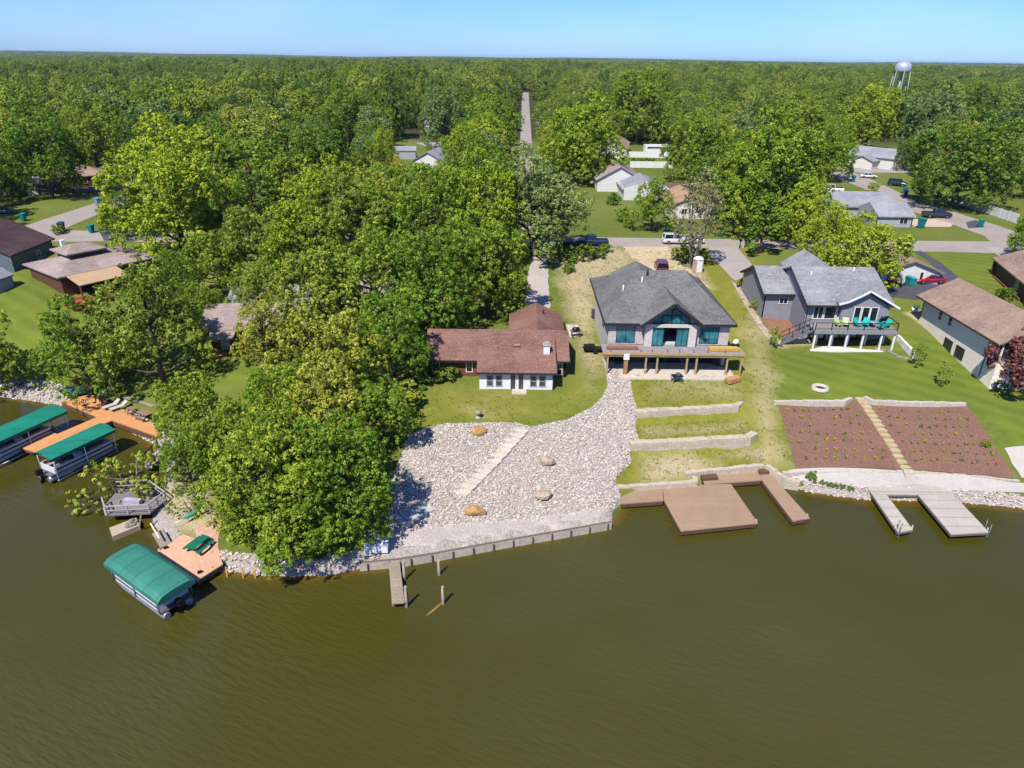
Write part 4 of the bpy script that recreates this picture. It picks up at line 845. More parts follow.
for x, ww, n in ((43.3,.8,1),(44.35,.9,1),(45.4,.9,1)): window(rb, (x,82.75,8.2), ww, 1.9, 'S', n, 1, TRIM, GLASS_D, bar=.1)
for x, ww in ((39.2,2.2),(41.9,2.2),(44.6,2.0)): window(rb, (x,83.5,5.2), ww, 2.0, 'S', 2, 1, DARKTRIM, GLASS_D, name='glass_door')
d = MB(); d.bx(37.5,47.7,80.6,83.45,7.6,7.8); dk = wpart(d, 'deck_floor', DECKGREY, rb); d = MB(); d.bx(37.45,47.75,80.5,80.6,7.35,7.82); d.bx(47.7,47.8,80.5,83.4,7.35,7.82); wpart(d, 'rim_beam', M('grey_rim', S(158,160,168,.6), .7), dk)
f = MB()
for x in (37.5,39.5,41.5,43.5,45.5,47.65): f.box(x,80.6,7.8,.09,.09,1.0)
f.bx(37.5,47.7,80.57,80.63,8.72,8.8); f.bx(37.5,47.7,80.58,80.61,8.0,8.03)
for z in (8.2,8.38,8.56): f.bx(37.5,47.7,80.585,80.6,z,z+.015)
f.bx(47.62,47.68,80.6,83.3,8.72,8.8); f.bx(47.63,47.66,80.6,83.3,8.25,8.28); wpart(f, 'railing', DARKMETAL, rb)
for x in (37.7,39.7,41.7,43.7,46.0,47.6): wpart(MB().box(x,80.75,5.0,.2,.2,2.55), 'column', TRIM, rb)
for x in (38.7,40.7,42.7,44.9,47.2): wpart(MB().box(x,82.3,5.0,.16,.16,2.55), 'column', TRIM, rb)
wpart(MB().prism([(37.4,80.4),(46.6,80.4),(46.0,83.5),(37.4,83.5)], 4.7, 5.12), 'patio_slab', M('white_concrete', S(240,236,228,.62), .9, .06, 2), rb)
f = MB(); n = 10
for i in range(n): f.box(37.3-(i+.5)*.33, 81.55+i*.06, 7.55-(i+1)*.205, .36, 1.15, .06)
f.bar((37.4,80.98,7.6),(33.95,81.6,5.5),.08,.3); f.bar((37.4,82.1,7.6),(33.95,82.75,5.5),.08,.3); st = wpart(f, 'stair', M('stair_grey', S(124,130,140,.6), .7), rb)
f = MB()
for sy in (0, 1.12):
    f.bar((37.4,80.98+sy,8.7),(33.95,81.6+sy,6.5),.07)
    for i in range(4): q = i/3; f.box(37.3-q*3.2, 81.0+sy+q*.6, 7.6-q*2.0, .07, .07, 1.05)
wpart(f, 'stair_rail', DARKMETAL, st)
# ---------------------------------------------------------------- the long brown-roofed house at the right
bh = empty('house', (58.5, 80, 5), 0, 'long walkout house with a brown gable roof and pale siding beside the red-leaved tree', 'house')
w = MB(); w.bx(54.3,62.6,73.4,87.6,4.4,10.0); w.bx(54.35,62.5,71.4,73.4,4.4,7.5); wall_gy(w, 73.38, 54.3, 58.4, 62.6, 5, 10, 11.9); wall_gy(w, 87.42, 54.3, 58.4, 62.6, 7, 10, 11.9); wpart(w, 'wall', W_CREAM, bh)
r_ = MB(); gable_y(r_, 53.5, 58.4, 63.3, 70.9, 88.3, 10.05, 12.5); rf = wpart(r_, 'roof', R_BROWN, bh)
f = MB(); f.bx(53.42,53.5,70.9,88.3,9.82,10.04); wpart(f, 'gutter', M('brown_trim', S(96,74,66,.6)), rf)
for y in (83.4,81.2): window(bh, (54.3,y,8.4), .7, 1.0, 'W', 1, 2, TRIM, GLASS_D)
for y in (80.4,77.9): window(bh, (54.3,y,5.5), 1.6, 1.3, 'W', 2, 1, DARKTRIM, GLASS_D)
window(bh, (55.6,73.4,8.0), 1.0, 1.6, 'S', 1, 1, TRIM, GLASS_D); wpart(MB().bx(54.4,62.4,71.4,71.5,7.5,8.3), 'balcony_parapet', M('parapet_tan', S(206,184,160,.6)), bh)
for x in (54.5,58.4,62.3): wpart(MB().box(x,71.5,8.3,.16,.16,1.75), 'post', TRIM, bh)
# ---------------------------------------------------------------- other houses: one builder, each with its own shape
def house(loc, rz, L, Wd, hw, rise, rm, wm, label, wins=(), cat='house', over=.45, base=.6, name='house', door=None, hipped=False, chim=None, ends=True):
    """ridge along local x; walls L by Wd; wins = (face, along, sill, w, h)"""
    o = empty(name, loc, rz, label, cat); a, b = L/2, Wd/2
    w = MB(); w.bx(-a,a,-b,b,-base,hw)
    if not hipped:
        wall_gx(w, -a-.003, -b, 0, b, 0, hw, hw+rise*.93); wall_gx(w, a-.197, -b, 0, b, 0, hw, hw+rise*.93)
    lpart(w, 'wall', wm, o); r = MB(); k = rise/b*over
    if hipped: hip(r, -a-over, a+over, -b-over, b+over, hw-.02, hw+rise, (-a+b*.95,0), (a-b*.95,0))
    else: gable_x(r, -a-over, a+over, -b-over, 0, b+over, hw-k+.12, hw+rise+.12)
    rf = lpart(r, 'roof', rm, o)
    if chim: c = lpart(MB().box(chim[0], chim[1], hw, .7, .7, rise+.9), 'chimney', BRICK, rf)
    for f, u, z, ww, hh in wins:
        c = {'S': (u,-b,z), 'N': (u,b,z), 'E': (a,u,z), 'W': (-a,u,z)}[f]; window(o, c, ww, hh, f, 2 if ww > 1 else 1, 1, TRIM, GLASS_D, part=lpart)
    if door:
        f, u, ww, hh = door; c = {'S': (u,-b,.05), 'E': (a,u,.05), 'W': (-a,u,.05)}[f]
        window(o, c, ww, hh, f, 1, 3 if ww > 2 else 1, TRIM, M('door_panel', S(226,222,216,.6)), part=lpart, name='garage_door' if ww > 2 else 'door')
    return o
def wing(o, x0, x1, y0, y1, hw, rise, rm, wm, axis='y'):
    """a lower gabled wing of a house, in its local frame"""
    w = MB(); w.bx(x0,x1,y0,y1,-.6,hw); r = MB()
    if axis == 'y': xm = (x0+x1)/2; wall_gy(w, y0-.003, x0, xm, x1, 0, hw, hw+rise*.93); gable_y(r, x0-.4, xm, x1+.4, y0-.45, y1, hw-rise*.12, hw+rise+.1)
    else: ym = (y0+y1)/2; wall_gx(w, x1-.197, y0, ym, y1, 0, hw, hw+rise*.93); gable_x(r, x0, x1+.4, y0-.4, ym, y1+.4, hw-rise*.12, hw+rise+.1)
    if axis == 'x': wall_gx(w, x0+.003, y0, ym, y1, 0, hw, hw+rise*.93)
    ww = lpart(w, 'wing_wall', wm, o); lpart(r, 'wing_roof', rm, o); return ww
hs_ = house((59.6,105.6,7.35), PI/2, 9, 8.6, 2.3, 1.6, R_BROWN, W_WHITE, 'small white house with a brown roof behind the parked red car', [('W',-1.6,.9,.5,1.3)], door=None)
f = MB()
for z in (.0,.9,1.8): f.bar((-4.6,3.4,z+.3),(-4.6,1.9,z+.3),.08)
for y in (3.4,1.9): f.box(-4.6,y,0,.12,.12,2.3)
f.bx(-4.66,-4.56,1.9,3.4,.0,1.0); lpart(f, 'porch_screen', CEDAR, hs_)
c = house((78.3,98.6,7.5), math.radians(73), 15.5, 9.4, 2.7, 2.0, R_BROWN, W_DBROWN, 'dark brown sided house cut by the right edge with a porch post at its corner', [('N',-3,.9,1.2,1.1)])
lpart(MB().box(7.4,4.9,0,.3,.3,2.5), 'post', W_DBROWN, c); lpart(MB().bx(-6,6,4.75,5.1,-.5,.35), 'brick_plinth', BRICK, c)
g = house((73,154.5,8), 0, 15.5, 13, 2.4, 1.9, R_PALE, W_LGREY, 'low pale house with a long grey roof behind the wide bright maple', [('S',5.8,.8,1.4,1.2)])
g2 = wing(g, -.6, 6.6, -15.2, -6.4, 2.4, 1.6, R_PALE, W_LGREY, 'x'); window(g, (4.8,-15.2,.7), 1.6, 1.2, 'S', 2, 1, TRIM, GLASS_D, part=lpart)
b_ = house((*P(877,166.5,8),8), math.radians(-48), 15, 9, 3.4, 2.2, R_PALE, W_WHITE, 'bright white barn-like house on the lawn beyond the far parked car', [('E',1.2,1.2,1.2,1.3),('E',-2.6,.2,1.1,2.1)], cat='house')
wing(b_, -4.5, 2.0, -9.0, -4.5, 2.6, 1.2, R_PALE, W_WHITE, 'y')
gw = house((26,188,8), PI/2, 24, 11, 3.0, 3.0, R_LILAC, W_WHITE, 'white gabled house with a long grey-brown roof in front of the two white fences', [('E',2,.8,1.2,1.2)], door=None)
wing(gw, -23, -11.5, -10.0, 0.5, 2.6, 1.9, R_PALE, W_WHITE, 'x'); f = MB(); wall_gx(f, -23.1, -10, -4.75, .5, 0, 2.6, 4.3); lpart(f, 'front_gable', W_WHITE, gw)
house((34.5,252,8), math.radians(80), 22, 9, 3.0, 2.4, R_BROWN, W_WHITE, 'narrow white house with a brown roof at the head of the white fences', [('W',1,.8,1.2,1.2)])
house((36.6,151.5,8), PI/2, 13, 8.4, 2.7, 1.9, R_TAN, W_WHITE, 'white house with a tan roof behind the pale bare tree clump', [('W',1.4,.9,1.1,1.1)], door=('W',-2.2,1.0,2.0))
house((-84.6,110.2,6.4), PI/2, 10.4, 13.2, 3.1, 3.0, R_DARK, W_SLATE, 'slate-blue house with a dark brown roof cut by the left edge', [('S',1.2,1.0,.9,1.0)])
x, y, z = G(3, 293); house((x-1.6,y+1.2,z), math.radians(80), 3.2, 3.0, 2.0, .9, R_PALE, W_LGREY, 'small pale shed beside the slate-blue house at the left edge', [], cat='shed', name='garden_shed', over=.2)
# the low hip-roofed house with the red deck
lr = empty('house', (-65.2,95.6,6.2), math.radians(54), 'low hip-roofed house with a raised roof lantern and a red timber deck', 'house')
w = MB(); w.bx(.6,14.2,.7,11.2,-1.6,2.5); lpart(w, 'wall', W_BROWN, lr); r_ = MB(); hip(r_, 0, 14.8, 0, 11.8, 2.5, 4.0, (5,5.9), (9.8,5.9)); rf = lpart(r_, 'roof', R_LILAC, lr)
lw = MB(); lw.bx(4.0,8.6,4.4,8.6,3.2,4.2); lo = lpart(lw, 'lantern_wall', DARKTRIM, rf); r_ = MB(); hip(r_, 3.4, 9.4, 4.0, 9.6, 4.45, 5.3, (5.8,6.8), (7,6.8)); lpart(r_, 'lantern_roof', R_LILAC, rf)
lpart(MB().box(5.4,9.4,3.4,.6,.6,2.1), 'chimney', TRIM, rf); lpart(MB().tube([(11,8,3.2),(11,8,4.1)], .14), 'vent_pipe', DARKMETAL, rf)
r_ = MB(); r_.slab([(1.2,-3.6,1.75),(8.3,-3.6,1.75),(8.3,.3,2.5),(1.2,.3,2.5)], .12); lpart(r_, 'awning', M('tan_awning', S(208,176,138,.6), .8, .1, 2), lr)
d = MB(); d.bx(-.8,8.5,-4.4,.7,-.95,-.75); dk = lpart(d, 'deck_floor', CEDAR, lr)
f = MB()
for x in (-.7,1,3.2,5.6,8.4): f.box(x,-4.35,-2.6,.16,.16,2.9)
f.bx(-.8,8.5,-4.4,-4.3,.15,.25); f.bx(-.8,8.5,-4.4,-4.32,-.4,-.33)
for y in (-2,0): f.box(-.75,y,-2.6,.14,.14,2.9)
f.bx(-.8,-.7,-4.4,.7,.15,.25); f.bx(-.79,-.71,-4.4,.7,-.4,-.33); lpart(f, 'railing', CEDAR, dk); f = MB()
for i in range(8): f.box(.5,-4.6-i*.32,-.95-(i+1)*.17,1.5,.34,.07)
for q in (-.25,1.25): f.bar((q,-4.45,-.95),(q,-7.2,-2.4),.08,.28); f.bar((q,-4.45,.2),(q,-7.2,-1.3),.08)
lpart(f, 'stair', CEDAR, dk)
for x in (1.3,4.7,8.2): lpart(MB().box(x,-3.5,-.8,.16,.16,2.5), 'awning_post', CEDAR, lr)
window(lr, (4.5,.7,-.6), 3, 2.1, 'S', 3, 1, DARKTRIM, GLASS_D, part=lpart); window(lr, (11.5,.7,.2), 1.6, 1.2, 'S', 2, 1, TRIM, GLASS_D, part=lpart)
x, y, z = G(238, 350); bt = house((x,y+5,z), math.radians(8), 9, 9, 2.8, 1.6, R_LILAC, W_BROWN, 'brown house half hidden in the trees above the red canoe', [('S',1.5,.8,1.2,1.2)], door=('S',-2.2,1,2))
r_ = MB(); r_.slab([(-3.6,-6.6,2.2),(-.6,-6.6,2.2),(-.6,-4.4,2.7),(-3.6,-4.4,2.7)], .12); pr = lpart(r_, 'porch_roof', M('porch_tan', S(182,160,142,.6), .8), bt); f = MB(); f.box(-3.4,-6.4,0,.3,.12,2.2); lpart(f, 'porch_post', CEDAR, pr)
x, y, z = G(270, 325); house((x,y+3,z), math.radians(5), 10, 7, 2.6, 1.8, R_PALE, W_LGREY, 'pale house glimpsed through the middle of the dense grove', [('S',2,.9,1.1,1.1)])
x, y, z = G(372, 316); house((x,y+3,z), 0, 9, 7, 2.6, 1.6, R_LILAC, W_CREAM, 'cream house almost hidden behind the brick wing in the grove', [('S',0,.9,1.1,1.1)])
x, y = P(76, 184, 8); house((x,y,8), math.radians(30), 14, 10, 2.6, 2.0, R_BROWN, W_BROWN, 'brown house with a brown roof under the trees at the far left', [('S',2,.8,1.3,1.2)], hipped=True)
x, y = P(30, 192, 8); house((x,y,8), math.radians(12), 11, 7, 2.4, 1.0, R_PALE, W_GREYG, 'grey outbuilding in the shade at the far left', [], cat='shed', door=('S',2,2.4,2.0))
x, y = P(231, 214, 8); house((x,y,8), math.radians(60), 10, 8, 2.7, 2.0, R_LILAC, W_LGREY, 'pale grey garage with a blue-shaded gable behind the tree by the cul-de-sac', [], door=('W',0,2.6,2.0))
x, y = P(405.5, 158, 8); house((x,y,8), .1, 7, 6, 2.6, 1.0, R_PALE, W_LGREY, 'pale grey shed on the small clearing', [], cat='shed', name='garden_shed', over=.2)
x, y = P(434, 168, 8); house((x,y,8), math.radians(80), 12, 9, 2.8, 2.4, R_PALE, W_WHITE, 'white gabled house with a grey roof below the small clearing', [('W',0,.9,1.2,1.2)])
x, y = P(429.5, 131, 8); house((x,y,8), .2, 4, 4, 3.0, 1.2, R_PALE, W_WHITE, 'small white shed at the back of the clearing', [], cat='shed', name='garden_shed', over=.2)
x, y = P(362, 192, 8); house((x,y+3,8), math.radians(75), 14, 8, 2.7, 1.6, R_PALE, W_LGREY, 'pale house between the trees left of the small clearing', [('W',0,.9,1.2,1.2)])
x, y = P(357, 144, 8); house((x,y,8), .1, 8, 6, 2.6, 1.5, R_RED, W_BROWN, 'dark red shed at the left end of the small clearing', [], cat='shed', over=.3, name='garden_shed')
x, y = P(300, 122, 8); house((x,y,8), .3, 12, 9, 3.4, 2.4, R_PALE, W_WHITE, 'white house far back among the trees left of the clearing', [('S',2,.9,1.2,1.2)])
x, y = P(612, 90, 12); house((x,y,8), 0, 30, 12, 5, 2.5, R_PALE, W_WHITE, 'long white building far off in the wood', [('S',4,1.5,2,1.5)])
x, y = P(726, 113, 9); house((x,y,8), .3, 12, 9, 3.4, 2.2, R_PALE, W_WHITE, 'white house peeping out of the wood right of the white fences', [('S',2,.9,1.2,1.2)])
x, y = P(935, 150, 9); house((x,y,8), .3, 11, 8, 2.8, 2.0, R_RED, W_WHITE, 'house with a dark red roof left of the huge spreading tree', [('S',2,.9,1.2,1.2)])
# ---------------------------------------------------------------- docks
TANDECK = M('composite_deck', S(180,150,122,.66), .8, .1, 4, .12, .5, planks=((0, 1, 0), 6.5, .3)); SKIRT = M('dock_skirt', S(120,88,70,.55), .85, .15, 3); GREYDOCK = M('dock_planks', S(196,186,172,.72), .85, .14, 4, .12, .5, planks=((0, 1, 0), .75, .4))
ORDECK = M('orange_deck', S(228,164,106,.68), .8, .12, 4, .14, .5, planks=((.3, .95, 0), 6.5, .35)); PINKDECK = M('pink_deck', S(226,178,146,.75), .8, .12, 4, .14, .5, planks=((.86, .5, 0), 6.5, .35)); OLDWOOD = M('old_wood', S(186,170,148,.6), .9, .2, 6, .2, .8, planks=((0, 1, 0), 5, .45)); POSTW = M('dock_post', S(196,184,166,.6), .9, .2, 4, .2, 1)
def piles(root, pts, z0=-2.2, z1=.6, r=.1, mat=None, name='pile'):
    for x, y in pts: wpart(MB().tube([(x,y,z0),(x,y,z1)], r, 8), name, mat or POSTW, root)
def inset(poly, k):
    c = np.mean(poly, 0); return [tuple(c+(np.array(p)-c)*(1-k)) for p in poly]
pl = lambda pts, z: [P(a, b, z) for a, b in pts]
d = empty('dock', (*P(700,503,.7), 0), 0, 'U-shaped tan composite dock with two low box steps below the terraced lawn', 'dock')
for nm, pts in (('main_deck', [(664,500),(681,531),(758,523),(731,484),(705,484.5),(663,489)]), ('walkway', [(619,492),(621,503.5),(663.5,500.5),(662.5,489)]), ('bridge_deck', [(699,473.5),(704.8,484.3),(761.5,480),(760,467.5)]), ('dock_arm', [(761.8,480),(793,521),(810,518),(767,470),(760.3,467.6)])):
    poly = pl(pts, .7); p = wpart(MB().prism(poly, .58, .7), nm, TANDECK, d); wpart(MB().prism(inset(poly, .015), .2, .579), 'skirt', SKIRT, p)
piles(d, pl([(678,527),(680,530),(756,521.5),(795,519),(807,516),(778,500)], .1), -2.2, .3)
for pts in ([(699,475),(702,481),(718,480),(715,474)], [(757,469),(759,474.5),(771,474),(768,468.5)]): wpart(MB().prism(pl(pts, .72), .7, 1.0), 'box_step', SKIRT, d)
d = empty('dock', (*P(925,500,.7), 0), 0, 'pale grey plank dock with two arms of unequal width below the mulched slope', 'dock')
for nm, pts in (('cross_deck', [(865,483.5),(872,494.3),(954,494.3),(945,483.5)]), ('narrow_arm', [(872.5,494.6),(898,532),(913,529.5),(886.5,494.6)]), ('wide_arm', [(918,494.6),(951,534),(989,532),(953.6,494.6)]), ('gangway', [(902,473.5),(907,483.2),(919,483.2),(911,473.5)])):
    z = .75; poly = pl(pts, z); p = wpart(MB().prism(poly, .62, z if nm != 'gangway' else [1.25,.76,.76,1.25]), nm, GREYDOCK, d); wpart(MB().prism(inset(poly, .012), .4, .619), 'frame_beam', M('dock_frame', S(138,126,112,.5), .9), p)
piles(d, pl([(899,531),(912,528.5),(952,533),(970,533),(987,531),(886,513),(932,513),(880,503)], .1), -2.2, .45, .07)
for a, b in (((897,529.5),(899.5,533)), ((985,528),(989,533))):
    q = pl([a, b], .75); f = MB()
    for (x, y) in q: f.tube([(x,y,-.6),(x,y,1.5),(x+.25,y+.35,1.5),(x+.25,y+.35,.76)], .035, 6)
    for z in (-.4,-.1,.2,.5): f.tube([(*q[0],z),(*q[1],z)], .03, 6)
    wpart(f, 'ladder', METAL, d)
d = empty('dock', (*P(397,582,.7), 0), 0, 'narrow weathered wooden jetty reaching out from the bulkhead', 'dock')
poly = pl([(388.5,561.5),(392,603.5),(404.5,602.5),(399.5,560)], .7); wpart(MB().prism(poly, .6, .7), 'planks', OLDWOOD, d); wpart(MB().prism(inset(poly, .06), .38, .599), 'frame_beam', SKIRT, d)
piles(d, pl([(393,603),(404,602)], .2), -2, .55, .09)
for i, (a, b, h) in enumerate(((404.5,580,1.9),(406.5,607,2.0),(439,575,1.5),(443,604,1.7))):
    x, y = P(a, b, 0); o = MB().tube([(0,0,-2),(0,0,h*.5),(.02,0,h)], [.13,.12,.11], 10).build('mooring_post', POSTW, None, (x, y, 0))
    tag(o, ('pale mooring post beside the middle of the wooden jetty', 'pale mooring post at the outer end of the wooden jetty', 'pale mooring post standing alone near the bulkhead', 'pale mooring post with the floating log against it')[i], 'post', 'mooring posts around the wooden jetty')
a, b = P(425,616,.05), P(450,596.5,.05); tag(MB().tube([(0,0,-.12),((b[0]-a[0])*.6,(b[1]-a[1])*.6,.0),(b[0]-a[0],b[1]-a[1],.12)], [.12,.1,.06], 8).build('log', M('wet_log', S(150,124,44,.6), .7, .2), None, (*a, 0)), 'yellow-brown log floating slantwise in the water', 'log')
# bulkhead: sheet wall, posts and cap rail
L = [P(*p, .3) for p in ((360,567.5),(401,563.5),(440,557),(500,545.8),(560,535.3),(611,526.2))]; bk = empty('bulkhead_wall', (*L[0], 0), 0, 'low concrete bulkhead with dark posts holding the gravel at the water', 'seawall')
f = MB()
for (x0, y0), (x1, y1) in zip(L, L[1:]): f.bar((x0,y0,-.1),(x1,y1,-.1),.22,1.75)
wpart(f, 'wall_panel', M('bulkhead', S(206,194,176,.64), .9, .18, 3, .2, .6), bk); f = MB()
for (x0, y0), (x1, y1) in zip(L, L[1:]): f.bar((x0,y0,.78),(x1,y1,.78),.2,.07)
wpart(f, 'cap_rail', M('bulkhead_cap', S(128,116,104,.55), .9, .15), bk)
tot = np.cumsum([0]+[math.dist(a, b) for a, b in zip(L, L[1:])])
for t_ in np.arange(.6, tot[-1], 1.75):
    x, y = np.interp(t_, tot, [p[0] for p in L]), np.interp(t_, tot, [p[1] for p in L]); wpart(MB().box(x+.06,y-.17,-.9,.1,.12,1.65), 'post', SKIRT, bk)
# ---------------------------------------------------------------- stone walls, steps, boulders
def wall_line(name, pts, th, label, mat=None, cat='wall', pre=.5, group=None):
    """pts = (px, py, top z, base z): a stone wall along those points"""
    W = [(*P(a, b, zt), zt, zb) for a, b, zt, zb in pts]; o = empty(name, (W[0][0], W[0][1], W[0][3]), 0, label, cat, group); f = MB(); c = MB()
    for (x0,y0,t0,b0), (x1,y1,t1,b1) in zip(W, W[1:]):
        dx, dy = x1-x0, y1-y0; l = math.hypot(dx, dy); dx, dy = dx/l, dy/l; n_ = (-dy*th, dx*th); k = .12
        n = max(1, int(l/.55)); ts = np.linspace(0, 1, n+1)
        for i, (ta, tb) in enumerate(zip(ts, ts[1:])):   # blocks with slightly uneven tops and faces
            j = random.uniform(-.03, .03); q0 = (x0+dx*l*ta, y0+dy*l*ta); q1 = (x0+dx*l*tb, y0+dy*l*tb); za = t0+(t1-t0)*ta+random.uniform(-.05, .05); zb_ = b0-pre
            f.prism([(q0[0]-dy*-j, q0[1]+dx*-j), (q1[0]-dy*-j, q1[1]+dx*-j), (q1[0]+n_[0], q1[1]+n_[1]), (q0[0]+n_[0], q0[1]+n_[1])], zb_, za)
    wpart(f, 'stone_course', mat or LIME2, o); return o
LIME2 = M('limestone_wall', S(226,210,186,.64), .95, .3, 7, .2, 1.4, bmp=.7, planks=((0, 0, 1), 4.5, .25))
wall_line('retaining_wall', [(637,412,4.35,3.05),(690,409,4.35,3.05),(739,406,4.4,3.1),(744,402,4.45,3.4)], .75, 'uppermost of the three pale stone retaining walls below the unfinished house', group='stone retaining walls of the terraces')
wall_line('retaining_wall', [(631,444,3.1,1.95),(690,441,3.1,1.95),(751,437.5,3.1,1.95),(758,433,3.15,2.3)], .75, 'middle pale stone retaining wall of the terraced lawn', group='stone retaining walls of the terraces')
wall_line('retaining_wall', [(612,488,1.1,.4),(655,485.5,1.15,.5),(698,482,1.2,.5),(697.5,475.5,1.25,.6)], .5, 'low stone wall along the straight walkway of the tan dock', group='stone retaining walls of the terraces')
wall_line('retaining_wall', [(686,473.5,1.35,.6),(730,469,1.35,.6),(765,465.5,1.35,.6),(785,479,1.1,.4),(800,482,1.0,.4)], .5, 'low stone wall behind the U of the tan dock', group='stone retaining walls of the terraces')
WE = M('edging_stone', S(230,218,200,.55), .95, .2, 5, .12, 1)
wall_line('stone_edging', [(775,401.5,4.4,3.9),(815,401.5,4.45,3.9),(846,401,4.5,3.9),(853,397.5,4.55,4.1)], .4, 'white stone edging along the top of the left mulch bed', WE, 'edging', group='white stone edgings of the mulch beds')
wall_line('stone_edging', [(864,396.5,4.55,4.1),(872,401,4.5,3.9),(915,402.5,4.45,3.9),(967,403.5,4.45,3.9)], .4, 'white stone edging along the top of the right mulch bed', WE, 'edging', group='white stone edgings of the mulch beds')
wall_line('stone_edging', [(783,473,1.15,.7),(850,472,1.2,.7),(903,471.5,1.2,.7)], .25, 'white stone edging along the foot of the left mulch bed', WE, 'edging', group='white stone edgings of the mulch beds')
wall_line('stone_edging', [(909,471.5,1.2,.7),(960,475,1.2,.7),(1020,481,1.15,.7)], .25, 'white stone edging along the foot of the right mulch bed', WE, 'edging', group='white stone edgings of the mulch beds')
def stair(name, a, b, n, w, label, mat, lift=.06):
    (x0,y0,z0), (x1,y1,z1) = a, b; o = empty(name, a, math.atan2(y1-y0, x1-x0), label, 'steps'); l = math.hypot(x1-x0, y1-y0)
    f = MB(); hs = [h1(x0+(x1-x0)*(i+.5)/n, y0+(y1-y0)*(i+.5)/n) for i in range(n)]
    for i in range(n):
        s = l/n; lpart(MB().box((i+.5)*s, random.uniform(-.04,.04), hs[i]-z0-.25, s*.97, w, .25+lift+.05+random.uniform(-.01,.02), random.uniform(-.02,.02)), 'step', mat, o)
    return o
stair('garden_steps', G(459.5,495), G(523,428.5), 13, 1.5, 'straight flight of pale stone slab steps crossing the riprap', M('slab_stone', S(230,220,202,.6), .9, .12, 3, .12, .7))
stair('garden_steps', G(396,521), G(429,505), 5, 1.9, 'short run of stone slabs in the tree shade left of the riprap', M('slab_shade', S(206,204,200,.62), .9, .12, 3, .12, .7))  # cooler, greyer slab colour with the tree shade put into it
stair('garden_steps', G(906,470), G(858.5,397.5), 15, 1.0, 'yellowish stone steps between the two mulch beds', M('yellow_slab', S(216,194,152,.6), .9, .16, 3, .15, .8))
for px, py, s, col, lb in ((479,432,.62,(204,160,102),'tan boulder near the top edge of the riprap'),(545,463,.66,(206,186,156),'pale beige boulder in the middle of the riprap'),(541,498,.7,(212,176,128),'pale tan boulder low on the right of the riprap'),(475,514,.72,(188,130,64),'rusty orange boulder beside the lower gravel strip')):
    x, y, z = G(px, py); V, Fr = blob(s*1.05, s*.8, s*.7, px+3, .26, 2); me = np_mesh('boulder', V, Fr, False); tag(link('boulder', me, M('boulder_%s' % ['a','b','c','d'][px % 4], S(*col, .62), .9, .3, 3, .2, 1), None, (x, y, z+s*.3)), lb, 'boulder')
x, y, z = G(478,418); o = empty('garden_ornament', (x, y, z), 0, 'pale urn-like garden ornament on the lawn edge above the riprap', 'ornament'); lpart(MB().lathe([(.0,0),(.3,0),(.28,.1),(.12,.2),(.12,.35)], 12), 'pedestal', M('urn_stone', S(206,204,190,.6), .9, .2), o); lpart(MB().lathe([(.12,.35),(.3,.5),(.36,.72),(.2,.86),(.0,.92)], 12), 'urn', M('urn_green', S(168,176,150,.6), .9, .25), o)
x, y, z = G(820,389); o = empty('fire_pit', (x, y, z), 0, 'round white stone fire pit on the mown lawn', 'fire pit'); lpart(MB().lathe([(.55,0),(.62,.34),(.92,.34),(.95,0)], 20), 'stone_ring', WE, o); lpart(MB().lathe([(.0,.1),(.56,.1)], 20), 'ash_bed', DARKMETAL, o)
# white storage box on the bulkhead
x, y, z = G(377,549); o = empty('dock_box', (x, y, z), math.radians(4), 'white storage box with a pale blue lid beside the jetty', 'box'); lpart(MB().bx(-.95,.95,-.55,.6,0,.8), 'box_body', TRIM, o); lpart(MB().slab([(-1.02,-.62,.9),(1.02,-.62,.9),(1.02,.66,1.02),(-1.02,.66,1.02)], .1), 'lid', M('pale_blue_lid', S(214,228,236,.64), .5, .06), o)
# ---------------------------------------------------------------- orange deck, boat lifts and what stands on it
x, y, z = -45, 68, 0; d = empty('deck', (*P(110,405,1), 0), 0, 'orange timber deck and pier between the two green boat canopies', 'deck')
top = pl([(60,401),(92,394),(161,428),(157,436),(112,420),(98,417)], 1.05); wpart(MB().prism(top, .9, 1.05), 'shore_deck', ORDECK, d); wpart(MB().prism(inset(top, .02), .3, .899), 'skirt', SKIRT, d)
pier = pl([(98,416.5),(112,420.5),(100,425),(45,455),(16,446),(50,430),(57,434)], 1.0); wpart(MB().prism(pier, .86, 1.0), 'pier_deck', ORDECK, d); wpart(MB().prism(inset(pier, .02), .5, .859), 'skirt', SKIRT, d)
piles(d, pl([(20,447),(43,456),(70,441),(55,432)], .2), -2.2, .85)
GREEN = M('green_canvas', S(26,138,114,.68), .6, .1, 1.2, .14, .5, planks=((.64, .77, 0), .55, .3)); DGREEN = M('dark_green_canvas', S(62,138,118,.7), .6, .1, 1.6, .2, .5, planks=((1, .02, 0), .62, .3)); ALU = M('aluminium', S(196,200,206,.6), .35, .1, 3, .1, metal=.6); HULL = M('boat_white', S(238,238,240,.64), .3, .05, 2); BLACK = M('black_plastic', S(28,28,32,.6), .4, .1, 2); SEATM = M('boat_seat', S(186,170,160,.6), .7, .15, 4)
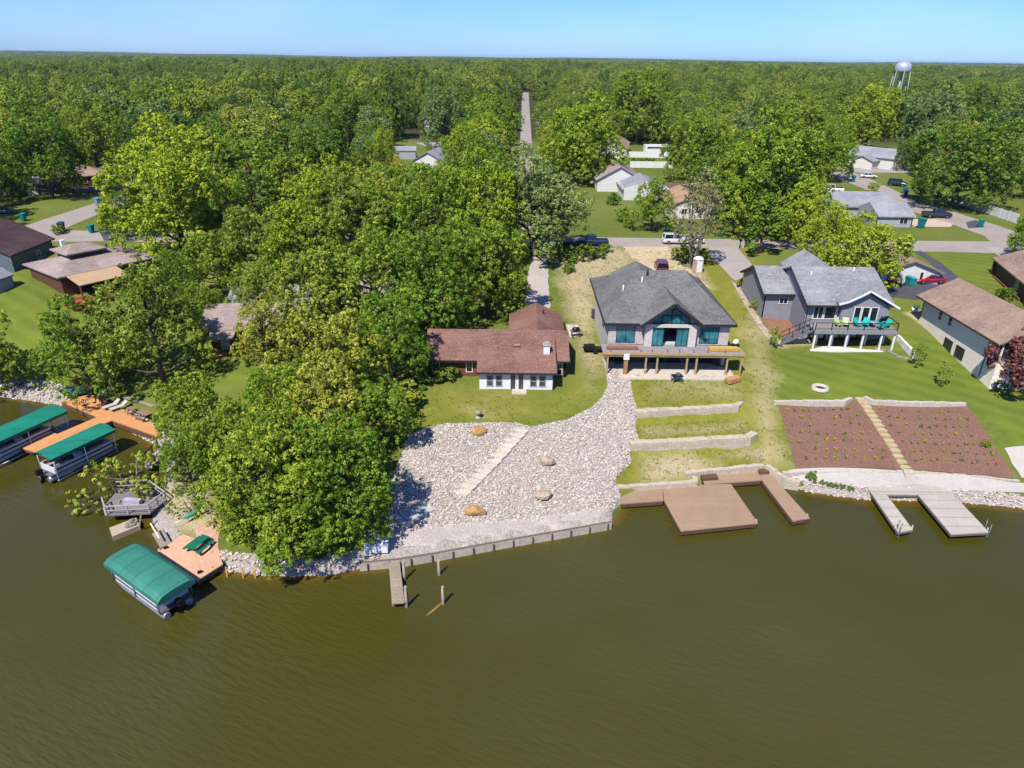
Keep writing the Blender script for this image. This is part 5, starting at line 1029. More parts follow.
def canopy_lift(ax, ay, bx_, by_, w, zc, label):
    """a canvas roof from the near end a to the far end b"""
    L = math.hypot(bx_-ax, by_-ay); o = empty('boat_lift', (ax, ay, 0), math.atan2(by_-ay, bx_-ax), label, 'boat lift'); f = MB(); V = []; n = 6
    for i in range(n+1):
        u = i/n*2-1; zz = zc+.35*(1-u*u)
        V += [(0, u*w/2, zz), (L, u*w/2, zz)]
    V += [(0,-w/2,zc-.3),(L,-w/2,zc-.3),(0,w/2,zc-.3),(L,w/2,zc-.3)]
    F = [(2*i, 2*i+1, 2*i+3, 2*i+2)[::-1] for i in range(n)]+[(0,1,2*n+3,2*n+2)[::-1],(2*n,2*n+1,2*n+5,2*n+4)]
    f.add(V, F); lpart(f, 'canopy', GREEN, o); fr = MB()
    for x_ in (.3, L*.5, L-.3):
        for s in (-1, 1): fr.tube([(x_, s*w/2*.94, -1.8), (x_, s*w/2*.94, zc)], .06, 6)
        fr.tube([(x_,-w/2*.94,zc-.05),(x_,w/2*.94,zc-.05)], .05, 6)
    for s in (-1, 1): fr.tube([(.2,s*w/2*.94,.25),(L-.2,s*w/2*.94,.25)], .07, 6); fr.tube([(.2,s*w/2*.94,zc-.1),(L-.2,s*w/2*.94,zc-.1)], .05, 6)
    lpart(fr, 'lift_frame', ALU, o); return o
def pontoon(loc, rz, L, w, label, bimini=False, hullc=None):
    o = empty('pontoon_boat', loc, rz, label, 'boat')
    for s in (-1, 1):
        p = MB(); p.tube([(0,s*w*.36,.25),(.15,s*w*.36,.25),(L*.8,s*w*.36,.25),(L*.93,s*w*.36,.33),(L,s*w*.36,.5)], [.25,.33,.33,.26,.06], 10); lpart(p, 'pontoon_tube', ALU, o)
    lpart(MB().bx(.1,L*.95,-w/2,w/2,.58,.68), 'deck_floor', M('boat_carpet', S(120,112,112,.6)), o)
    f = MB(); f.bx(.6,L*.9,-w/2,-w/2+.05,.68,1.35); f.bx(.6,L*.9,w/2-.05,w/2,.68,1.35); f.bx(.6,.65,-w/2+.05,w/2-.05,.68,1.35); f.bx(L*.9-.05,L*.9,-w/2+.05,w/2-.05,.68,1.35); fe = lpart(f, 'fence_panel', hullc or HULL, o)
    f = MB(); f.bx(.58,L*.9+.02,-w/2-.012,-w/2-.004,.95,1.12); f.bx(.58,L*.9+.02,w/2+.004,w/2+.012,.95,1.12); lpart(f, 'stripe_panel', M('boat_navy', S(50,66,96,.6), .4), fe)
    for x0, x1, s in ((.75,2.2,-1),(.75,2.2,1),(L*.6,L*.86,-1),(L*.6,L*.86,1)):
        y_ = s*(w/2-.42); f = MB(); f.bx(x0,x1,y_-.32,y_+.32,.68,1.05); f.bx(x0,x1,y_+s*.22-.08,y_+s*.22+.08,1.05,1.45); lpart(f, 'seat', SEATM, o)
    f = MB(); f.bx(L*.42,L*.5,-w*.35,-w*.05,.68,1.5); lpart(f, 'console', HULL, o)
    m_ = MB(); m_.box(-.25,0,.75,.55,.36,.55); m_.box(-.12,0,.1,.22,.16,.7); m_.box(-.16,0,-.25,.4,.08,.4); lpart(m_, 'outboard_motor', BLACK, o)
    return o
a, b = P(-28,444,2.9), P(57,406.5,2.9); ux, uy = (b[0]-a[0]), (b[1]-a[1]); l = math.hypot(ux, uy); canopy_lift(*a, *b, 3.1, 2.7, 'boat lift with a bright green canopy cut by the left edge')
pontoon((a[0]+ux*.1, a[1]+uy*.1, .25), math.atan2(uy, ux), 6.6, 2.35, 'pontoon boat under the green canopy at the left edge')
a2, b2 = P(40.5,455,2.9), P(106,425,2.9); ux, uy = (b2[0]-a2[0]), (b2[1]-a2[1]); canopy_lift(*a2, *b2, 2.7, 2.7, 'boat lift with a bright green canopy right of the orange pier')
pontoon((a2[0]-ux*.05, a2[1]-uy*.05, .25), math.atan2(uy, ux), 7.4, 2.2, 'pontoon boat with a black outboard under the green canopy right of the pier')
def lounger(loc, rz, label):
    o = empty('sun_lounger', loc, rz, label, 'sun lounger', 'sun loungers on the orange deck'); lpart(MB().bx(-.95,.35,-.33,.33,.28,.36), 'seat', M('lounger_cloth', S(214,206,200,.62)), o); lpart(MB().slab([(.35,-.33,.36),(.35,.33,.36),(.95,.33,.78),(.95,-.33,.78)], .07), 'backrest', M('lounger_cloth'), o)
    for sx in (-.8,.3):
        for sy in (-.28,.28): lpart(MB().box(sx,sy,0,.05,.05,.28), 'leg', DARKMETAL, o)
    return o
x, y = P(112,407.5,1.05); lounger((x,y,1.05), math.radians(52), 'sun lounger on the orange deck nearer the dark patio chair'); x, y = P(118.5,409,1.05); lounger((x+.1,y,1.05), math.radians(50), 'sun lounger on the orange deck nearer the picnic tables')
def chair(loc, rz, mat, label, group=None, cat='chair'):
    o = empty('patio_chair', loc, rz, label, cat, group); lpart(MB().bx(-.28,.28,-.28,.26,.36,.44), 'seat', mat, o); lpart(MB().slab([(-.28,.22,.44),(.28,.22,.44),(.28,.4,1.0),(-.28,.4,1.0)], .06), 'backrest', mat, o)
    for s in (-1, 1):
        lpart(MB().bx(s*.3-.04,s*.3+.04,-.3,.3,.6,.66), 'armrest', mat, o)
        for yy in (-.26,.24): lpart(MB().box(s*.28,yy,0,.05,.05,.62), 'leg', mat, o)
    return o
x, y = P(105,405,1.05); chair((x,y,1.05), .6, M('brown_wicker', S(92,70,60,.6)), 'dark brown patio chair on the orange deck left of the loungers')
x, y = P(101,402,1.05); chair((x+.3,y,1.05), 1.3, M('brown_wicker'), 'dark brown patio chair at the back of the orange deck')
def picnic(loc, rz, label, mat, s=1.0):
    o = empty('picnic_table', loc, rz, label, 'picnic table'); lpart(MB().bx(-.9*s,.9*s,-.38*s,.38*s,.7,.76), 'tabletop', mat, o)
    for q in (-1, 1): lpart(MB().bx(-.9*s,.9*s,q*.72*s-.13,q*.72*s+.13,.42,.47), 'bench', mat, o)
    for x_ in (-.62*s, .62*s):
        f = MB(); f.bar((x_,-.74*s,.0),(x_,-.2*s,.7),.07); f.bar((x_,.74*s,0),(x_,.2*s,.7),.07); f.bar((x_,-.8*s,.38),(x_,.8*s,.38),.06); lpart(f, 'leg_frame', mat, o)
    return o
PGREEN = M('green_paint', S(20,124,96,.6), .55, .08, 2); PWOOD = M('picnic_wood', S(168,130,112,.6), .85, .2, 4)
x, y = P(145,418.5,1.05); picnic((x,y,1.05), math.radians(-28), 'brown picnic table at the right end of the orange deck', PWOOD); x, y = P(133,414,1.05); picnic((x,y,1.05), math.radians(-28), 'small brown table with benches between the loungers and the picnic table', PWOOD, .6)
x, y = P(80,394.5,1.1); o = empty('covered_boat', (x-.3,y+.2,1.1), math.radians(10), 'teal covered rowing boat at the back left corner of the orange deck', 'boat'); V, Fr = blob(1.9,.75,.5,3,.06,2); lpart(MB().add(V+(0,0,.45), Fr.tolist(), 0, True), 'cover', M('teal_cover', S(60,150,146,.6), .6), o); f = MB(); f.bx(-1.4,-1.3,-.5,.5,0,.3); f.bx(1.3,1.4,-.5,.5,0,.3); lpart(f, 'cradle', PWOOD, o)
x, y = P(78,387,1.1); o = empty('flower_planter', (x,y,1.1), 0, 'orange-flowered planter behind the teal covered boat', 'planter'); lpart(MB().box(0,0,0,.9,.5,.45), 'planter_box', CEDAR, o); V, Fr = blob(.5,.35,.35,9,.25,2); lpart(MB().add(V+(0,0,.65), Fr.tolist()), 'flowers', M('orange_flowers', S(206,130,60,.6), .9, .5, 9), o)
x, y, z = G(5,386); o = empty('dinghy', (x, y, z), math.radians(35), 'upturned white dinghy on the stones at the left edge', 'boat'); V, Fr = blob(1.3,.6,.5,4,.04,2); lpart(MB().add([(p[0],p[1],max(p[2],0)) for p in V], Fr.tolist(), 0, True), 'hull', HULL, o); lpart(MB().bx(-.9,.9,-.04,.04,.45,.55), 'keel', SKIRT, o)
x, y, z = G(112,388); o = empty('statue', (x, y, z), 0, 'purple-grey statue on a pedestal at the end of the short concrete path', 'statue'); lpart(MB().box(0,0,0,.7,.7,.5), 'pedestal', M('statue_base', S(150,140,150,.6)), o); V, Fr = blob(.32,.28,.55,5,.15,2); lpart(MB().add(V+(0,0,1.0), Fr.tolist(), 0, True), 'figure', M('statue_grey', S(116,106,128,.6), .8, .2), o)
a, b = P(123,397.5,1.3), P(154,407.5,1.3); o = empty('bench', (*a, .9), 0, 'long plank bench along the back of the orange deck', 'bench'); wpart(MB().bar((*a,1.45),(*b,1.45),.5,.08), 'seat', OLDWOOD, o)
for t_ in (.08,.5,.92): wpart(MB().box(a[0]+(b[0]-a[0])*t_, a[1]+(b[1]-a[1])*t_, .6, .12, .4, .8), 'leg', OLDWOOD, o)
# gangway and old deck
a, b = P(164,449,.9), P(146,466,.9); o = empty('gangway', (*a, 0), 0, 'short white-railed gangway sloping off the stones above the old deck', 'gangway'); f = MB(); f.bar((*a,1.1),(*b,.75),1.1,.12); wpart(f, 'planks', OLDWOOD, o)
dx, dy = b[0]-a[0], b[1]-a[1]; l = math.hypot(dx, dy); nx_, ny_ = -dy/l*.55, dx/l*.55
for s in (-1, 1):
    f = MB(); f.bar((a[0]+nx_*s,a[1]+ny_*s,1.9),(b[0]+nx_*s,b[1]+ny_*s,1.6),.08)
    for t_ in (0,.33,.66,1): f.box(a[0]+dx*t_+nx_*s, a[1]+dy*t_+ny_*s, .7, .08, .08, 1.15)
    wpart(f, 'handrail', TRIM if s > 0 else DARKMETAL, o)
d = empty('old_deck', (*P(128,507,.9), 0), 0, 'old grey railed deck half covered by the straggly shoreline bush', 'deck'); GREYW = M('grey_wood', S(150,146,146,.6), .9, .2, 4, .2, .8, planks=((0, 1, 0), 5, .4))
poly = pl([(104,506),(107,515),(150,513),(166,500),(150,488),(118,490)], .95); wpart(MB().prism(poly, .8, .95), 'planks', GREYW, d); f = MB()
for p, q in zip(poly, poly[1:]):
    f.bar((*p,1.85),(*q,1.85),.09); f.bar((*p,1.4),(*q,1.4),.06)
    for t_ in (0,.5): f.box(p[0]+(q[0]-p[0])*t_, p[1]+(q[1]-p[1])*t_, .95, .1, .1, .95)
wpart(f, 'railing', M('grey_rail', S(196,192,186,.6), .8, .15), d); piles(d, pl([(106,514),(124,514),(147,513),(150,490)], .1), -2.2, .8)
x, y = P(133,503,1); wpart(MB().box(x,y,.95,1.6,.5,.45,-.1), 'bench', M('bench_lilac', S(200,190,206,.6)), d)
x, y = P(126,527,.4); o = empty('concrete_pier', (x, y, 0), math.radians(38), 'pale concrete block with broken stones on it beside the old deck', 'pier'); lpart(MB().prism([(-1.2,-.9),(1.0,-.6),(1.0,.8),(-1.2,.6)], -1.5, .5), 'concrete_block', M('pale_concrete', S(206,184,160,.6), .95, .2), o); f = MB()
for i in range(7): V, Fr = blob(.25,.2,.16,40+i,.2,1); f.add(V+(.1+.25*(i % 4), -.3+.35*(i//3), .6), Fr.tolist())
lpart(f, 'broken_stones', LIME, o); lpart(MB().bar((.9,-.8,.4),(1.3,-1.0,1.9),.12), 'leaning_plank', OLDWOOD, o)
a, b = P(158,533,.7), P(166,545,.7); o = empty('boarding_steps', (*a, 0), 0, 'small weathered steps at the water beside the pink deck', 'steps'); wpart(MB().bar((*a,.8),(*b,.55),.9,.14), 'planks', OLDWOOD, o); wpart(MB().bar((a[0]-.5,a[1]+.1,1.6),(b[0]-.5,b[1]+.1,1.3),.1), 'handrail', TRIM, o)
# pink deck, picnic table, pontoon boat with canopy
d = empty('deck', (*P(190,557,.8), 0), 0, 'pinkish timber deck at the corner of the lake beside the pontoon boat', 'deck'); poly = pl([(157,552.5),(183,534),(216,546),(223,564),(197,580.5)], .85); wpart(MB().prism(poly, .72, .85), 'planks', PINKDECK, d); wpart(MB().prism(inset(poly, .02), .3, .719), 'skirt', SKIRT, d); piles(d, pl([(160,554),(178,567),(196,580),(210,574)], .2), -2.2, .7)
f = MB()
for p in pl([(166,548.5),(200,573)], .85): f.box(*p, .85, .35, .16, .2, .6)
wpart(f, 'mooring_cleat', DARKMETAL, d)
x, y = P(199.5,549,.85); picnic((x,y,.85), math.radians(68), 'green picnic table on the pink deck', PGREEN)
x, y, z = G(195,519); o = empty('folded_parasol', (x, y, z), .8, 'teal folded parasol lying by the flagstones above the pink deck', 'parasol'); lpart(MB().tube([(-1.0,0,.5),(-.2,0,.62),(.9,0,.75)], [.06,.26,.1], 8), 'canopy', M('teal_cloth', S(64,166,140,.6), .7), o); lpart(MB().tube([(-1.7,0,.4),(1.1,0,.78)], .03, 6), 'pole', TRIM, o)
A_, B_ = np.array(P(150,601,0)), np.array(P(108,573,0)); q0 = np.array(P(174,594,1.6)); q1 = np.array(P(124,559,1.6)); u = q1-q0; L = float(np.hypot(*u)); ang = math.atan2(u[1], u[0])
o = pontoon((float(q0[0]-u[0]*.03), float(q0[1]-u[1]*.03), 0), ang, L*1.02, 2.5, 'pontoon boat covered by a rounded dark green top beside the pink deck'); f = MB(); V = []; n = 8; w_ = 3.0
for i in range(n+1):
    t_ = i/n*2-1; zz = 2.6-.14*t_*t_-.22*abs(t_)**8; V += [(-.35, t_*w_/2, zz-.1), (.5, t_*w_/2, zz+.04), (L*.93, t_*w_/2, zz+.04), (L*1.04, t_*w_/2*.97, zz-.12)]
V += [(-.35,-w_/2,1.85),(L*1.04,-w_/2,1.85),(-.35,w_/2,1.85),(L*1.04,w_/2,1.85)]; e = len(V)-4
F = [(4*i+k, 4*i+k+1, 4*i+k+5, 4*i+k+4) for i in range(n) for k in range(3)]+[(e,e+1,3,2,1,0)[::-1],(e+2,e+3,4*n+3,4*n+2,4*n+1,4*n),(e,0)+tuple(4*i for i in range(1,n+1))+(e+2,),(e+1,3)+tuple(4*i+3 for i in range(1,n+1))+(e+3,)]
f.add(V, F); lpart(f, 'canopy', DGREEN, o); f = MB()
for s in (-1,1):
    for x_ in (.2, L*.5, L*.95): f.tube([(x_,s*1.3,.6),(x_,s*1.35,2.2)], .04, 6)
lpart(f, 'canopy_frame', ALU, o)
for i in range(5):
    a, b = ((213,577),(227,577.5),(243,578.5),(255,579),(270,579.5))[i]; x, y = P(a, b, 0); tag(MB().tube([(0,0,-1.5),(.03,.1,.95)], .07, 7).build('stake', M('ochre_stake', S(206,156,66,.6), .85, .2), None, (x, y, 0)), 'thin ochre stake standing in the water below the large lakeside trees', 'stake', 'ochre stakes in the water')
# red canoe
x, y, z = G(209,361); o = empty('canoe', (x, y, z+.1), math.radians(28), 'pinkish red canoe lying under the trees below the brown house', 'canoe'); f = MB(); n = 10; V = []
for i in range(n+1):
    t_ = i/n*2-1; w_ = .42*(1-t_*t_)**.6+.02; zt = .42+.22*t_*t_; V += [(t_*2.3,-w_,zt),(t_*2.25,-w_*.55,.05+.1*t_*t_),(t_*2.25,w_*.55,.05+.1*t_*t_),(t_*2.3,w_,zt)]
f.add(V, [(4*i+k,4*i+k+4,4*i+k+5,4*i+k+1) for i in range(n) for k in range(3)], 0, True); lpart(f, 'hull', M('canoe_red', S(222,116,112,.62), .5), o); f = MB(); f.bx(-.9,-.75,-.36,.36,.36,.4); f.bx(.75,.9,-.36,.36,.36,.4); lpart(f, 'thwart', TIMBER, o)
# ---------------------------------------------------------------- vehicles
RUB = M('tyre', S(30,30,32,.6), .85); RIM = M('rim', S(178,180,184,.6), .3, .05, 2, metal=.7); CARGLASS = glass('car_glass', S(34,44,56,.5), .06); LAMPW = M('headlight', S(230,232,236,.66), .2); LAMPR = M('taillight', S(150,26,30,.6), .3)
def paint(name, col=None):
    if name in _mats: return _mats[name]
    m, t, b = nt(name); _mats[name] = m; b.inputs['Base Color'].default_value = col; b.inputs['Roughness'].default_value = .32; b.inputs['Coat Weight'].default_value = .7; b.inputs['Coat Roughness'].default_value = .06; b.inputs['Metallic'].default_value = .1; return m
def loft(rings, closed=True):
    n = len(rings[0]); V = [p for r in rings for p in r]; F = []
    for i in range(len(rings)-1):
        for k in range(n): F.append((i*n+k, i*n+(k+1)%n, (i+1)*n+(k+1)%n, (i+1)*n+k))
    F.append(tuple(range(n))[::-1]); F.append(tuple(range((len(rings)-1)*n, len(rings)*n))); return V, F
def vehicle(loc, rz, kind, mat, label):
    """front towards +x; kinds car, suv, pickup"""
    L, Wd, H_, cab, hood = dict(car=(4.6,1.8,1.42,(-1.75,1.15),.88), suv=(4.7,1.9,1.75,(-2.2,1.1),1.05), pickup=(5.6,1.95,1.85,(-.6,1.35),1.12))[kind]
    name = dict(car='car', suv='car', pickup='pickup_truck')[kind]; o = empty(name, loc, rz, label, 'pickup' if kind == 'pickup' else 'car'); w = Wd/2; z0 = .32
    def ring(x_, wt, zt): return [(x_,-w*wt*.94,z0),(x_,-w*wt,z0+.25),(x_,-w*wt*.99,zt-.14),(x_,-w*wt*.9,zt),(x_,w*wt*.9,zt),(x_,w*wt*.99,zt-.14),(x_,w*wt,z0+.25),(x_,w*wt*.94,z0)]
    a = L/2; bd = MB()
    if kind == 'pickup': R_ = [ring(-a,.95,1.05),ring(-a+.08,1,1.08),ring(-.7,1,1.1),ring(1.4,1,1.14),ring(a-.25,.97,1.06),ring(a,.86,.86)]
    else: R_ = [ring(-a,.86,hood-.16),ring(-a+.18,.97,hood-.02),ring(-a*.6,1,hood),ring(a*.45,1,hood),ring(a-.3,.95,hood-.16),ring(a,.82,hood-.34)]
    bd.add(*loft(R_), 0, False); b_ = lpart(bd, 'body', mat, o)
    c0, c1 = cab; rr, fr = (.25,.85) if kind == 'car' else (.12,.6) if kind == 'suv' else (.06,.55); rr = .55 if kind == 'car' else rr
    def cr(x_, wt, z): return [(x_,-w*wt,z),(x_,w*wt,z)]
    zt = H_; zb = hood-.02 if kind != 'pickup' else 1.1; V = [(c0,-w*.93,zb),(c0,w*.93,zb),(c0+rr,w*.74,zt-.05),(c0+rr,-w*.74,zt-.05),(c1,-w*.93,zb),(c1,w*.93,zb),(c1-fr,w*.74,zt-.05),(c1-fr,-w*.74,zt-.05)]
    gl = MB().add(V, [(0,3,2,1),(4,5,6,7),(0,4,7,3),(1,2,6,5),(3,7,6,2)]); lpart(gl, 'window', CARGLASS, o)
    rf = MB().prism([(c0+rr-.04,-w*.76),(c1-fr+.05,-w*.76),(c1-fr+.05,w*.76),(c0+rr-.04,w*.76)], zt-.06, zt); lpart(rf, 'roof', mat, b_)
    pil = MB()
    for s in (-1, 1):
        pil.bar((c0,s*w*.94,zb),(c0+rr,s*w*.75,zt-.04),.1); pil.bar((c1,s*w*.94,zb),(c1-fr,s*w*.75,zt-.04),.08); m_ = (c0+c1)/2; pil.bar((m_,s*w*.945,zb),(m_+.02,s*w*.755,zt-.04),.09)
    lpart(pil, 'pillar', mat, b_)
    if kind == 'pickup': lpart(MB().bx(-a+.12,-.72,-w*.84,w*.84,1.085,1.115), 'cargo_bed', BLACK, b_)
    for x_ in (-L*.3, L*.31):
        for s in (-1, 1):
            wh = MB(); wh.tube([(x_,s*(w-.2),.34),(x_,s*(w+.01),.34)], .34, 14); t_ = lpart(wh, 'wheel', RUB, o); wh = MB().tube([(x_,s*(w-.02),.34),(x_,s*(w+.025),.34)], .2, 10); lpart(wh, 'rim', RIM, t_)
    for s in (-1, 1):
        lpart(MB().box(a-.07,s*w*.66,hood-.42,.12,.34,.14), 'headlight', LAMPW, o); lpart(MB().box(-a+.03,s*w*.72,hood-.32,.1,.24,.2), 'taillight', LAMPR, o); lpart(MB().box(c1-.25,s*(w+.07),zb+.02,.14,.16,.13), 'mirror', mat, o)
    return o
ZR = .04
def veh(px, py, rz, kind, mat, label, z=None):
    x, y, zz = G(px, py); return vehicle((x, y, zz+.06), math.radians(rz), kind, mat, label)
veh(592,245.5,180,'pickup',paint('navy_paint',S(30,50,84,.6)),'dark blue pickup parked on the street under the wide grey-green tree')
veh(563,245.5,180,'car',paint('blue_paint',S(36,58,104,.6)),'blue car parked behind the pickup in the tree shade')
veh(661,271,84,'suv',paint('maroon_paint',S(126,34,56,.6)),'maroon car on the dirt drive behind the unfinished house')
veh(675,243.5,2,'suv',paint('white_paint',S(240,240,242,.64)),'white sport utility car on the street left of the bare tree clump')
veh(691,243,178,'car',paint('white_paint'),'white car half hidden behind the bare tree clump')
veh(928,283,186,'car',paint('red_paint',S(204,20,48,.62)),'bright red car on the dark drive before the small white house')
veh(868,178,-14,'car',paint('white_paint'),'white car parked by the lawn of the white barn-like house')
veh(897,186,-40,'suv',paint('black_paint',S(34,36,40,.6)),'black car parked on the road before the huge spreading tree')
veh(936,217.5,-8,'pickup',paint('charcoal_paint',S(52,54,60,.6)),'charcoal pickup parked on the pink gravel yard')
veh(3,214,20,'car',paint('teal_paint',S(70,112,130,.6)),'grey-blue car cut by the left edge beyond the cul-de-sac')
veh(831,192,165,'pickup',paint('white_paint'),'white pickup showing between the bright trees left of the long grey roof')
veh(368,178,70,'suv',paint('silver_paint',S(170,178,190,.62)),'silver car beside the pale house left of the clearing')
# camper behind the fence
x, y = P(655,154,8); o = empty('camper_trailer', (x, y, 8), .1, 'white camper trailer parked behind the two white fences', 'camper'); lpart(MB().prism([(-4,-1.2),(4,-1.2),(4,1.2),(-4,1.2)], .6, 3.1), 'body', TRIM, o); lpart(MB().bx(-3.2,3.2,-1.21,-1.205,1.9,2.5), 'window', GLASS_G, o)
for q in (-.5,.5): lpart(MB().tube([(q,-1.22,.4),(q,-1.0,.4)], .4, 12), 'wheel', RUB, o)
# bins
def bin_(px, py, mat, label, s=1.0, group='wheeled bins at the kerb'):
    x, y, z = G(px, py); o = empty('wheeled_bin', (x, y, z+.03), random.uniform(-.5, .5), label, 'bin', group); b = MB(); b.add([(-.27*s,-.3*s,.08),(.27*s,-.3*s,.08),(.27*s,.3*s,.08),(-.27*s,.3*s,.08),(-.36*s,-.4*s,1.15*s),(.36*s,-.4*s,1.15*s),(.36*s,.4*s,1.15*s),(-.36*s,.4*s,1.15*s)], [(3,2,1,0),(4,5,6,7),(0,1,5,4),(1,2,6,5),(2,3,7,6),(3,0,4,7)]); lpart(b, 'bin_body', mat, o)
    lpart(MB().slab([(-.4*s,-.46*s,1.2*s),(.4*s,-.46*s,1.2*s),(.4*s,.46*s,1.32*s),(-.4*s,.46*s,1.32*s)], .08), 'lid', mat, o)
    for q in (-1, 1): lpart(MB().tube([(q*.3*s,.42*s,.14),(q*.38*s,.42*s,.14)], .14, 10), 'wheel', RUB, o)
    lpart(MB().tube([(-.3*s,.52*s,1.1*s),(.3*s,.52*s,1.1*s)], .03, 6), 'handle', mat, o); return o
TEAL = M('teal_bin', S(24,140,140,.6), .5, .06); NAVYB = M('navy_bin', S(44,74,110,.6), .5, .06); PBLUE = M('pale_blue_bin', S(122,164,210,.6), .5, .06)
bin_(24,221,TEAL,'teal bin at the far left kerb opposite the slate-blue house',1.15); bin_(62.5,231.5,NAVYB,'navy bin beside the round kerb bush',1.3); bin_(92,233,TEAL,'teal bin at the kerb in front of the low hip-roofed house',1.15); bin_(98,205,PBLUE,'pale blue bin at the top of the left side road',1.15)
bin_(920.5,228,TEAL,'teal bin at the tip of the grass island by the road junction'.replace('tip', 'right tip'),1.5); bin_(980,227,TEAL,'teal bin at the end of the dark drive beside the pink gravel yard',1.1); bin_(904,193,TEAL,'teal bin at the bend of the road behind the long grey roof',1.1); bin_(905,197,NAVYB,'navy bin below the teal one at the road bend',1.2); bin_(853,182,TEAL,'teal bin beside the drive left of the far white car',1.3)
bin_(908,285,TEAL,'teal bin against the front of the small white house',1.0,None); bin_(911.5,286,M('turquoise_bin', S(40,176,176,.6)),'turquoise bin left of the red car',1.0,None)
bin_(719,236.5,M('green_bin', S(20,150,104,.6)),'green bin on the verge behind the bare tree clump',1.2,None)
x, y, z = G(64,224); 
# portable toilet, mailboxes, small gear
x, y, z = G(697,272); o = empty('portable_toilet', (x, y, z), .2, 'beige portable toilet with a white domed roof behind the unfinished house', 'portable toilet'); lpart(MB().bx(-.6,.6,-.6,.6,0,2.1), 'cabin', M('beige_plastic', S(214,190,166,.6), .6, .06), o); lpart(MB().lathe([(.78,2.1),(.7,2.28),(.4,2.45),(0,2.5)], 14), 'roof', TRIM, o); lpart(MB().bx(-.42,.42,-.63,-.605,.1,1.95), 'door', TRIM, o)
for px, lb in ((739.5,'black mailbox on a post at the driveway, left of the pair'), (744.5,'black mailbox on a post at the driveway, right of the pair')):
    x, y, z = G(px, 248); o = empty('mailbox', (x, y, z), 0, lb, 'mailbox', 'pair of mailboxes'); lpart(MB().box(0,0,0,.14,.14,1.2), 'post', DARKMETAL, o); lpart(MB().tube([(0,-.35,1.35),(0,.35,1.35)], .2, 10), 'box', BLACK, o)
x, y, z = G(597,318); o = empty('generator', (x, y, z), .1, 'dark generator box on the grass beside the unfinished house', 'generator'); lpart(MB().bx(-.7,.7,-.5,.5,.25,1.2), 'housing', M('gen_grey', S(84,90,100,.6)), o); lpart(MB().bx(-.8,.8,-.06,.06,.1,.25), 'skid', DARKMETAL, o); lpart(MB().tube([(.3,0,1.2),(.3,0,1.5)], .06), 'exhaust', METAL, o)
x, y, z = G(575.5,337); o = empty('barbecue_grill', (x, y, z), .2, 'dark barbecue grill on its concrete pad beside the red-brown roofed house', 'grill'); lpart(MB().bx(-.7,.7,-.3,.3,.85,.95), 'shelf', METAL, o); lpart(MB().tube([(-.4,0,1.0),(.4,0,1.0)], .34, 12), 'lid', BLACK, o)
for sx in (-.5,.5):
    for sy in (-.22,.22): lpart(MB().box(sx,sy,0,.07,.07,.85), 'leg', DARKMETAL, o)
drape('pad', GP([(566,325),(578,325),(581,336),(570,338)]), .06, M('pad_concrete', S(226,210,196,.6), .9), .8)
x, y, z = G(596,352); o = empty('utility_trailer', (x, y, z), .05, 'black flat trailer parked at the front left corner of the unfinished house', 'trailer'); lpart(MB().bx(-1.6,1.3,-.5,.5,.45,.58), 'bed', BLACK, o); lpart(MB().bar((1.3,0,.5),(2.4,0,.42),.1), 'drawbar', DARKMETAL, o); lpart(MB().bx(-1.5,-.2,-.4,.4,.58,.95), 'cargo', DARKMETAL, o)
for s in (-1, 1): lpart(MB().tube([(-.2,s*.55,.3),(-.2,s*.7,.3)], .3, 12), 'wheel', RUB, o)
def stack(x, y, z, rz, l, w, h, mat, label):
    o = empty('lumber_stack', (x, y, z), rz, label, 'lumber'); b = MB(); n = max(2, int(w/.2))
    for k in range(max(1, int(h/.09))):
        for i in range(n): b.box(random.uniform(-.06,.06)*l*.3, -w/2+(i+.5)*w/n, .06+k*.095, l*random.uniform(.96,1), w/n*.9, .085)
    lpart(b, 'boards', mat, o); b = MB(); b.box(-l*.35,0,0,.1,w,.06); b.box(l*.35,0,0,.1,w,.06); lpart(b, 'bearers', PWOOD, o)
stack(24.2,73.5,7.8,.02,3.4,.7,.4,M('yellow_lumber', S(224,186,96,.6), .85, .2, 5),'stack of yellow boards on the right of the open deck'); stack(12.6,73.6,7.8,0,3.6,.6,.28,M('red_lumber', S(170,116,92,.6), .85, .2, 5),'stack of reddish boards on the left of the open deck')
stack(25.0,71.2,4.98,.5,1.8,.9,.5,M('ochre_lumber', S(218,164,104,.6), .85, .25, 5),'heap of ochre offcuts below the right end of the open deck')
x, y = 26.0, 75.9; o = empty('tool_chest', (25.7,74.2,7.8), .2, 'dark tool chest with a white sack at the right end of the open deck', 'tool chest'); lpart(MB().bx(-.4,.4,-.25,.25,0,.55), 'chest', BLACK, o); V, Fr = blob(.34,.28,.3,8,.15,2); lpart(MB().add(V+(0,0,.8), Fr.tolist(), 0, True), 'sack', TRIM, o)
x, y, z = G(673,372); o = empty('work_table', (18.6,71.0,5), .2, 'dark saw bench on the slab edge in front of the unfinished house', 'saw bench'); lpart(MB().bx(-.6,.6,-.4,.4,.7,.78), 'tabletop', DARKMETAL, o)
for sx in (-.5,.5):
    for sy in (-.3,.3): lpart(MB().box(sx,sy,0,.06,.06,.7), 'leg', METAL, o)
lpart(MB().box(.1,0,.78,.4,.3,.3), 'saw', METAL, o)
